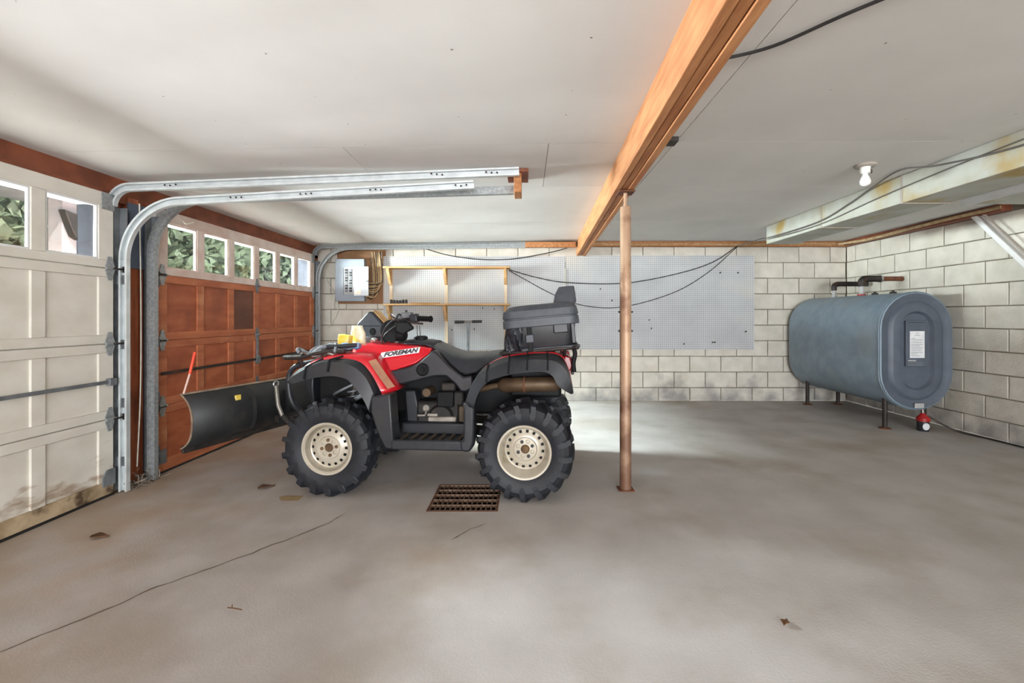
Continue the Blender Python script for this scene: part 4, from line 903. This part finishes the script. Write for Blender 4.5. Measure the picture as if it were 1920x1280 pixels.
# rear rack
def rkz(x): return .858+(-.47-x)*.095
m = MB(); m.tube(smoothpath([(-.46, .34, rkz(-.46)), (-.60, .36, rkz(-.6)), (-.90, .36, rkz(-.9)), (-.935, .33, rkz(-.93)), (-.935, -.33, rkz(-.93)), (-.90, -.36, rkz(-.9)), (-.60, -.36, rkz(-.6)), (-.46, -.34, rkz(-.46))], 5), .014, 10); m.tube([(-.46, -.34, rkz(-.46)), (-.46, .34, rkz(-.46))], .014, 10)
rr_ = part('rear_rack', m, 'iron_dark', smooth=50)
for y in (-.2, -.07, .07, .2):
    m = MB(); m.tube([(-.46, y, rkz(-.46)), (-.93, y, rkz(-.93))], .009, 8); obj('rack_rod', m, 'iron_dark', rr_, smooth=50)
for x, y in ((-.55, .28), (-.55, -.28), (-.86, .28), (-.86, -.28)):
    m = MB(); m.tube([(x, y, rkz(x)), (x, y*.8, .80)], .012, 8); obj('rack_stay', m, 'iron_dark', rr_, smooth=50)
for s in (1, -1):
    m = MB(); m.prism([(-.855, .845), (-.895, .838), (-.91, .78), (-.895, .745), (-.865, .76)], .17, .32)
    if s < 0: m.flip_y()
    part('tail_lamp', m, 'lens_red', bevel=.008)
m = MB(); m.bx(-.925, -.905, -.12, .12, .70, .80); part('number_plate_holder', m, 'plastic_black', bevel=.006)
m = MB(); m.tube(smoothpath([(-.91, .33, .91), (-.925, .33, .86), (-.915, .33, .80), (-.92, .325, .745)], 4), .014, 8); part('loose_strap', m, 'plastic_black_soft', smooth=50)
# steering: column, headlamp pod seen from the side, handlebar
m = MB(); m.tube([(.42, 0, .86), (.34, 0, 1.03)], .03, 10); part('steering_column', m, 'iron_dark', smooth=40)
mat('pod_olive', (40, 38, 30), (30, 28, 24), .7, scale=9, spec=.2)
m = MB(); c = Vector((.355, .06, .99)); ax = Vector((-.40, .86, .05)).normalized()
pts = [c-ax*.10, c-ax*.085, c-ax*.03, c+ax*.02, c+ax*.032, c+ax*.02]
m.tube(pts, [.03, .055, .072, .080, .078, .069], 26); pod = part('headlamp_pod', m, 'plastic_black_soft', smooth=40)
m = MB(); m.tube([c+ax*.006, c+ax*.012], [.07, .066], 24); obj('pod_face', m, 'pod_olive', pod, smooth=40)
m = MB(); m.tube([c+ax*.01, c+ax*.03], [.028, .02], 14); obj('lamp_socket', m, 'plastic_black_soft', pod, smooth=40)
m = MB(); m.tube([c+Vector((-.05, 0, -.03)), c+Vector((-.10, .01, -.035))], [.045, .034], 16); obj('pod_housing', m, 'plastic_black_soft', pod, smooth=40)
m = MB(); hb_ = [(-.17, .41, 1.075), (-.10, .345, 1.08), (-.05, .24, 1.085), (-.01, .12, 1.08), (.01, .05, 1.05)]
m.tube(smoothpath([(x, -y, z) for x, y, z in hb_]+hb_[::-1], 5), .012, 10); hb = part('handlebar', m, 'iron_dark', smooth=50)
hb.location = (.30, 0, 0); hb.rotation_euler = (0, 0, R(20))        # turned to the rider's left
for s in (1, -1):
    m = MB(); m.tube([(-.10, s*.345, 1.079), (-.17, s*.41, 1.075), (-.173, s*.413, 1.075)], [.018, .018, .022], 12); obj('grip', m, 'plastic_black_soft', hb, smooth=50)
    m = MB(); m.box((-.075, s*.315, 1.08), (.055, .05, .055), (0, .2, -s*.5)); obj('switch_housing', m, 'plastic_black', hb, bevel=.008)
    m = MB(); m.tube(smoothpath([(-.03, s*.33, 1.06), (-.07, s*.385, 1.05), (-.12, s*.43, 1.045)], 4), .007, 8); obj('brake_lever', m, 'iron_dark', hb, smooth=50)
m = MB(); m.box((-.03, .25, 1.10), (.07, .05, .04), (0, .1, -.5)); obj('brake_reservoir', m, 'steel_grey', hb, bevel=.008)
m = MB(); m.box((.0, .06, 1.075), (.09, .13, .05), (0, -.5, 0)); obj('meter', m, 'plastic_black', hb, bevel=.012)
m = MB(); m.box((.06, .06, 1.095), (.05, .06, .02), (0, -.7, .2)); obj('meter_rim', m, 'chrome', hb, bevel=.006)
m = MB(); m.tube([(-.02, .16, 1.09), (-.025, .16, 1.135)], .007, 8); obj('key_switch', m, 'iron_dark', hb)
m = MB(); m.prism([(.05, 1.06), (-.04, 1.06), (-.08, 1.01), (-.04, .99), (.0, .965), (.05, .99)], .18, .24); obj('hand_shield', m, 'plastic_black_soft', hb, bevel=.012)
for k in range(8):
    a = random.uniform(-.03, .03); m = MB(); m.tube(smoothpath([(-.05+a, .22-.04*k, 1.07), (.05+a, .18-.04*k, 1.04+a), (.13, .12-.03*k, .96+a), (.12+a, .11-.02*k, .90)], 4), .006, 6); obj('control_cable', m, 'wire_black', hb, smooth=60)
m = MB(); m.tube(smoothpath([(.47, .13, .915), (.455, .14, .935), (.43, .15, .925)], 4), .014, 8); part('hose_clip', m, 'chrome', smooth=50)

def at(lx, ly, lz):
    a = R(175.5); return (-.585+lx*math.cos(a)-ly*math.sin(a), 3.25+lx*math.sin(a)+ly*math.cos(a), lz)
# ------------------------------------------------------------ storage box on the rear rack
cbx = thing('cargo_box', 'dark grey plastic storage trunk with backrest on the rear rack', 'storage box', at(-.722, 0, .880), R(175.5))
cbx.rotation_euler = (0, R(5.0), R(175.5))
def rrect(hx, hy, z, cx=0, r=.06, n=4):
    o = []
    for sx, sy, a0 in ((1, 1, 0), (-1, 1, 90), (-1, -1, 180), (1, -1, 270)):
        for i in range(n+1):
            a = R(a0+90*i/n); o.append((cx+sx*(hx-r)+r*math.cos(a), sy*(hy-r)+r*math.sin(a), z))
    return o
m = MB(); m.loft([rrect(.185, .36, .012, -.0), rrect(.20, .37, .03), rrect(.222, .375, .165)], close=True, caps=True); bd = obj('box_body', m, 'plastic_black', cbx, smooth=40)
m = MB(); m.loft([rrect(.236, .395, .15, -.004), rrect(.24, .40, .155, -.004), rrect(.238, .40, .20, -.004), rrect(.232, .395, .203, -.004), rrect(.232, .395, .209, -.004), rrect(.238, .40, .213, -.004), rrect(.232, .395, .255, -.004), rrect(.205, .37, .283, -.014), rrect(.17, .34, .29, -.03)], close=True, caps=True); lid = obj('lid', m, 'plastic_grey', cbx, smooth=32)
m = MB(); m.loft([rrect(.075, .26, .285, -.165, .03), rrect(.068, .235, .345, -.172, .03), rrect(.05, .215, .395, -.185, .025)], close=True, caps=True); obj('backrest', m, 'plastic_grey', lid, bevel=.006)
m = MB(); m.bx(.055, .085, .37, .382, .0, .165); stp = obj('strap', m, 'plastic_black_soft', cbx, bevel=.003)
m = MB(); m.bx(.045, .095, .382, .396, .055, .105); obj('buckle', m, 'plastic_grey', stp, bevel=.005)
m = MB(); m.bx(-.17, -.08, .372, .39, .10, .165); obj('hasp', m, 'plastic_black', cbx, bevel=.006)
for x in (-.20, .13):
    m = MB(); m.bx(x-.012, x+.012, .365, .378, .03, .16); obj('rib', m, 'plastic_black', bd, bevel=.004)
m = MB()
rows = []
for i in range(9):
    z = .005+.155*i/8; q = []
    for j in range(15):
        t = j/14; a = 2*math.pi*t*2.2; pin = 1-.45*math.sin(math.pi*min(1, i/8*1.1))
        q.append((.235-.11*t+.012*math.cos(a+i*.3)*(.4+i/8), .30+.085*min(1, t*2)+.016*math.sin(a*1.4+i*.8)+.01*(1-pin), z))
    rows.append(q)
m.loft(rows); bagc = obj('crumpled_cover', m, 'vinyl', cbx, solid=.004, smooth=50); bagc['label'] = 'crumpled shiny black cover hanging below the lid'
m = MB(); m.bx(-.235, .21, .33, .372, .0, .02); obj('rail', m, 'plastic_grey', cbx, bevel=.006)

# ------------------------------------------------------------ things lying on the front rack
zr = .885
wbx = tag(obj('white_carton', MB().bx(-.065, .065, -.09, .09, 0, .064), 'white_box', bevel=.006), 'small white carton on the front rack before the dark case', 'carton')
wbx.location = at(.645, -.03, .878); wbx.rotation_euler = (0, 0, R(170))
cs = thing('tool_case', 'dark grey case with a pointed top standing behind the handlebar', 'case', at(.585, -.17, .9345), R(168))
m = MB(); m.prism([(-.11, -.052), (.10, -.052), (.108, .105), (.015, .195), (-.02, .195), (-.115, .10)], -.06, .06); obj('shell', m, 'plastic_black', cs, bevel=.012)
m = MB(); m.prism([(-.098, .008), (.09, .008), (.098, .10), (.012, .182), (-.018, .182), (-.102, .096)], .058, .066); fc = obj('face_panel', m, 'plastic_grey', cs, bevel=.004)
m = MB(); m.bar((-.12, 0, .105), (-.022, 0, .2), .09, .006, (1, 0, 0)); obj('tan_strip', m, 'pine', cs)
m = MB(); m.lathe([(.0, .076), (.02, .076), (.028, .068), (.028, .06)], (-.03, 0, .045), 'Y', 20); obj('dial', m, 'plastic_black_soft', fc, smooth=40)
m = MB(); m.bx(-.095, .092, .0655, .069, .085, .09); obj('seam', m, 'plastic_black_soft', fc)
yc = tag(obj('yellow_carton', MB().box((0, 0, .046), (.085, .05, .092)), 'yellow', bevel=.004), 'small yellow packet with red print lying on the front rack', 'packet')
yc.location = at(.665, .14, .874); yc.rotation_euler = (0, R(-8), R(165))
m = MB(); m.bx(-.015, .0, -.026, -.0252, .02, .055); m.bx(.005, .02, -.026, -.0252, .03, .06)
yp = obj('print', m, 'red_can', yc)
m = MB(); rows = []
for i in range(7):
    z = .0+.15*i/6; hw = .05-.018*math.sin(i*1.1)*.5-(.012 if i > 4 else 0); rows.append([(hw*math.cos(a)+.006*math.sin(3*a+i)+.02*i/6, (.03-.014*(i/6))*math.sin(a), z) for a in [2*math.pi*k/14 for k in range(14)]])
m.loft(rows, close=True, caps=True)
bgp = tag(obj('plastic_bag', m, 'pale_bag', smooth=60), 'upright pale yellow plastic bag on the front rack', 'bag'); bgp.location = at(.58, .08, .878); bgp.rotation_euler = (0, 0, R(175))
m = MB(); rows = []
for i in range(8):
    x = -.075+.15*i/7; rows.append([(x, (.03+.01*math.sin(i*2))*math.cos(a), .022+(.018+.008*math.sin(i*1.7))*math.sin(a)) for a in [2*math.pi*k/10 for k in range(10)]])
m.loft(rows, close=True, caps=True)
bw_ = tag(obj('blue_wrapper', m, 'blue_wrap', smooth=60), 'crumpled blue and white wrapper on the front rack edge', 'wrapper'); bw_.location = at(.58, .25, .872); bw_.rotation_euler = (0, 0, R(182))
m = MB(); P = []
for i in range(150):
    t = i/149; P.append(at(.86-.28*t+.035*math.sin(t*23), .30+.05*math.sin(t*17+1)+.02*math.cos(t*41), .858+.038*t+.02*math.sin(t*31)))
m.tube(P, .011, 7); tag(obj('tie_down_rope', m, 'ink_grey', smooth=60), 'tangled grey rope coiled over the front rack rail', 'rope')
m = MB(); m.tube([at(.70, .33, .893), at(.62, .33, .895), at(.50, .31, .905)], .014, 10); tag(obj('rope_handle', m, 'plastic_black', smooth=50), 'dark handle bar lying along the front rack by the blue wrapper', 'handle')
m = MB(); P = [at(.84-.22*t+.02*math.sin(t*19), .335+.03*math.cos(t*15), .845+.012*math.sin(t*25)) for t in [i/60 for i in range(61)]]
m.tube(P, .008, 6); tag(obj('tow_chain', m, 'aluminium', smooth=60), 'light cord wound under the rope on the rack front', 'cord')

# ------------------------------------------------------------ snow plough blade ahead of the quad
pw = thing('plow_blade', 'curved black steel snow plough blade mounted ahead of the quad bike', 'plough', (-1.945, 3.63, 0), R(-17.5))
# local y along the blade, local -x forward (towards the doors)
prof = [(-.06, .235), (-.02, .255), (.028, .31), (.045, .40), (.035, .48), (.0, .545), (-.05, .585)]
pr_ = [v for v in resample(smoothpath([Vector((a, b, 0)) for a, b in prof], 5), 18)]
m = MB(); m.loft([[(v.x, y, v.y) for v in pr_] for y in (-.745, -.25, .25, .73)]); bld = obj('blade', m, 'plow_steel', pw, solid=.008, smooth=50)
m = MB(); m.tube([(-.05, -.75, .587), (-.05, .735, .587)], .009, 8); obj('top_edge', m, 'plow_edge', pw, smooth=50)
m = MB(); m.bx(-.075, -.055, -.73, .735, .20, .25); obj('wear_bar', m, 'iron_dark', pw, bevel=.003)
for y in (-.747, .732):
    m = MB(); pl_ = [(v.x+.006, v.y) for v in pr_]+[(v.x-.008, v.y) for v in reversed(pr_)]; m.prism(pl_, y-.002, y+.002); obj('end_plate', m, 'plow_edge', pw)
for y in (-.3, .0, .3):
    m = MB(); pl_ = [(v.x+.04, v.y) for v in pr_[3:-4]]+[(v.x+.005, v.y) for v in reversed(pr_[3:-4])]; m.prism(pl_, y-.005, y+.005); obj('rib', m, 'plow_steel', pw)
m = MB(); m.bx(.0, .012, -.43, -.39, .50, .535); ytg = obj('yellow_tag', m, 'yellow', pw); ytg.location = (.022, 0, 0)
m = MB(); m.tube([(-.05, -.735, .585), (-.02, -.715, .72)], .006, 8); stk = obj('marker_stick', m, 'stick_white', pw, smooth=50)
m = MB(); m.tube([(-.02, -.715, .72), (.005, -.70, .86)], .0085, 8); obj('orange_tip', m, 'orange', stk, smooth=50)
m = MB(); m.tube([(.09, -.14, .565), (.12, -.15, .42), (.15, -.14, .34)], .015, 10); sp_ = obj('spring_arm', m, 'aluminium', pw, smooth=50)
m = MB(); m.tube([(.09, -.14+.022*math.cos(i*.5), .578+.022*math.sin(i*.5)) for i in range(14)], .006, 6); obj('spring_eye', m, 'chrome', sp_, smooth=50)
m = MB(); m.tube([(.15, -.14, .34), (.20, -.13, .29), (.28, -.12, .27)], .02, 8); m.bx(.03, .2, -.10, .10, .27, .33); obj('pivot', m, 'iron_dark', pw, bevel=.005)
for s in (-1, 1):
    m = MB(); m.bar((.10, s*.10, .30), (1.0, s*.12-.05, .24), .05, .05); obj('push_tube', m, 'plow_steel', pw, bevel=.004)

# ------------------------------------------------------------ bits on the floor
def leaf(lab, x, y, L_, rz, cat='leaf', nm='dry_leaf'):
    m = MB(); n = 7; rows = []
    for i in range(n):
        t = i/(n-1); wd = L_*.32*math.sin(math.pi*min(1, t*.92+.06)); rows.append([(L_*(t-.5), s*wd*(1+.25*math.sin(7*t)), .004+.010*abs(s)*math.sin(3*t+1)+.006*t) for s in (-1, 0, 1)])
    m.loft(rows); o = tag(obj(nm, m, 'leaf_dry', solid=.0012, smooth=50), lab, cat); o.location = (x, y, floor_z(x)+.001); o.rotation_euler = (0, 0, rz)
leaf('dry brown leaf on the floor before the white door', -2.17, 2.32, .085, .2)
leaf('curled dead leaf on the floor left of the front tyre', -1.69, 2.97, .10, .7)
leaf('dark crumb of leaf on the floor below the brown door', -1.52, 3.35, .06, 1.7)
tw = thing('twig', 'small forked brown twig lying alone on the bare floor', 'twig', (-1.085, 1.69, .004))
m = MB(); m.tube(smoothpath([(-.025, .006, .0), (.0, .0, .002), (.035, -.006, 0)], 4), .0022, 6); obj('stem', m, 'leaf_dry', tw, smooth=60)
m = MB(); m.tube([(-.018, .022, .0), (-.006, .002, .002)], .0018, 6); obj('fork', m, 'leaf_dry', tw, smooth=60)
leaf('flattened brown leaf scrap on the floor at lower right', .92, 1.61, .045, .9)

# ------------------------------------------------------------ outside the doors
m = MB(); m.add([(-2.87, -12, -.1), (-2.87, 22, -.1), (-7.5, 22, -.1), (-7.5, -12, -.1)], [(0, 1, 2, 3)])
tag(obj('driveway', m, 'pale_paving', fix=False), 'grey driveway outside the garage doors', 'driveway', kind='structure')
m = MB(); m.add([(-7.5, -12, -.1), (-7.5, 22, -.1), (-40, 22, .6), (-40, -12, .6)], [(0, 1, 2, 3)])
tag(obj('lawn', m, 'grass', fix=False), 'green lawn beyond the driveway', 'lawn', kind='structure')
m = MB(); m.add([(-12, YF-.15, -.1), (16, YF-.15, -.1), (16, -20, -.1), (-12, -20, -.1)], [(3, 2, 1, 0)])
tag(obj('forecourt', m, 'pale_paving', fix=False), 'paved ground outside the added opening behind the viewer', 'driveway', kind='structure')
mat('carport_white', (168, 162, 162), (152, 146, 146), .7, scale=5)
cp = thing('carport', 'grey carport with a white post and bracket outside the white door windows', 'carport', (-7.2, 0, -.1))
m = MB(); m.bx(.08, .30, 6.78, 7.0, 0, 3.05); obj('post', m, 'carport_white', cp, bevel=.008)
m = MB(); m.prism([(6.70, 2.78), (7.14, 2.70), (7.06, 2.46), (6.95, 2.36), (6.86, 2.40), (6.78, 2.58)], .31, .42, 'X'); obj('bracket', m, 'iron_dark', cp, bevel=.01)
m = MB(); m.bx(-.45, -.25, 7.58, 8.3, 0, 3.05); pr2 = obj('pier', m, 'siding', cp, bevel=.008)
m = MB(); m.bx(-.5, .5, 3.2, 8.6, 2.96, 3.3); obj('roof_beam', m, 'soffit', cp, bevel=.01)
for y in (3.4, 5.2):
    m = MB(); m.bx(-.45, -.25, y, y+.2, 0, 2.97); obj('post', m, 'soffit', cp, bevel=.008)
np_ = thing('garden_wall', 'blue-grey wall outside, seen through the last pane of the brown door', 'wall', (-7.6, 14.9, -.1))
for k in range(19):
    m = MB(); m.bx(-.1, .1, 0, 1.25, .2*k+.004, .2*k+.2); obj('siding_board', m, 'siding', np_, bevel=.006)
def tree(lab, x, y, h, rad, n, seed):
    rr = random.Random(seed); t = thing('leafy_tree', lab, 'tree', (x, y, 0), group='trees outside the garage doors')
    m = MB(); m.tube([(0, 0, -.1), (.05, .03, h*.4), (0, .1, h*.7)], [.16, .12, .06], 9); obj('trunk', m, 'bark', t, smooth=50)
    m = MB()
    for i in range(n):
        while True:
            p = Vector((rr.uniform(-1, 1), rr.uniform(-1, 1), rr.uniform(-1, 1)))
            if .35 < p.length < 1: break
        p = Vector((p.x*rad, p.y*rad, h*.55+p.z*h*.52)); a = Vector((rr.gauss(0, 1), rr.gauss(0, 1), rr.gauss(0, 1))).normalized(); b = a.orthogonal().normalized(); s = rr.uniform(.09, .2)
        m.add([p-a*s, p+b*s*.5, p+a*s, p-b*s*.5], [(0, 1, 2, 3)])
    f_ = obj('foliage', m, 'leaf', t, fix=False); f_['kind'] = 'stuff'
for i, (x, y, h, r_) in enumerate(((-10.2, 7.2, 4.8, 2.1), (-9.0, 11.3, 4.6, 2.0), (-9.4, 15.2, 4.8, 1.9), (-9.6, 19.0, 5.0, 1.9), (-10.2, 2.8, 4.6, 2.0), (-6.2, 22.0, 4.4, 2.2), (-13.8, 11.6, 6.0, 2.4))):
    tree(('leafy green tree seen through the left panes of the white door', 'leafy tree behind the first panes of the brown door', 'leafy tree behind the middle panes of the brown door', 'tall tree far behind the brown door windows', 'leafy tree outside, nearest the viewer beyond the white door', 'low bushy tree furthest along the driveway outside', 'pale leafy tree behind the carport post outside')[i], x, y, h, r_, 7000, i)
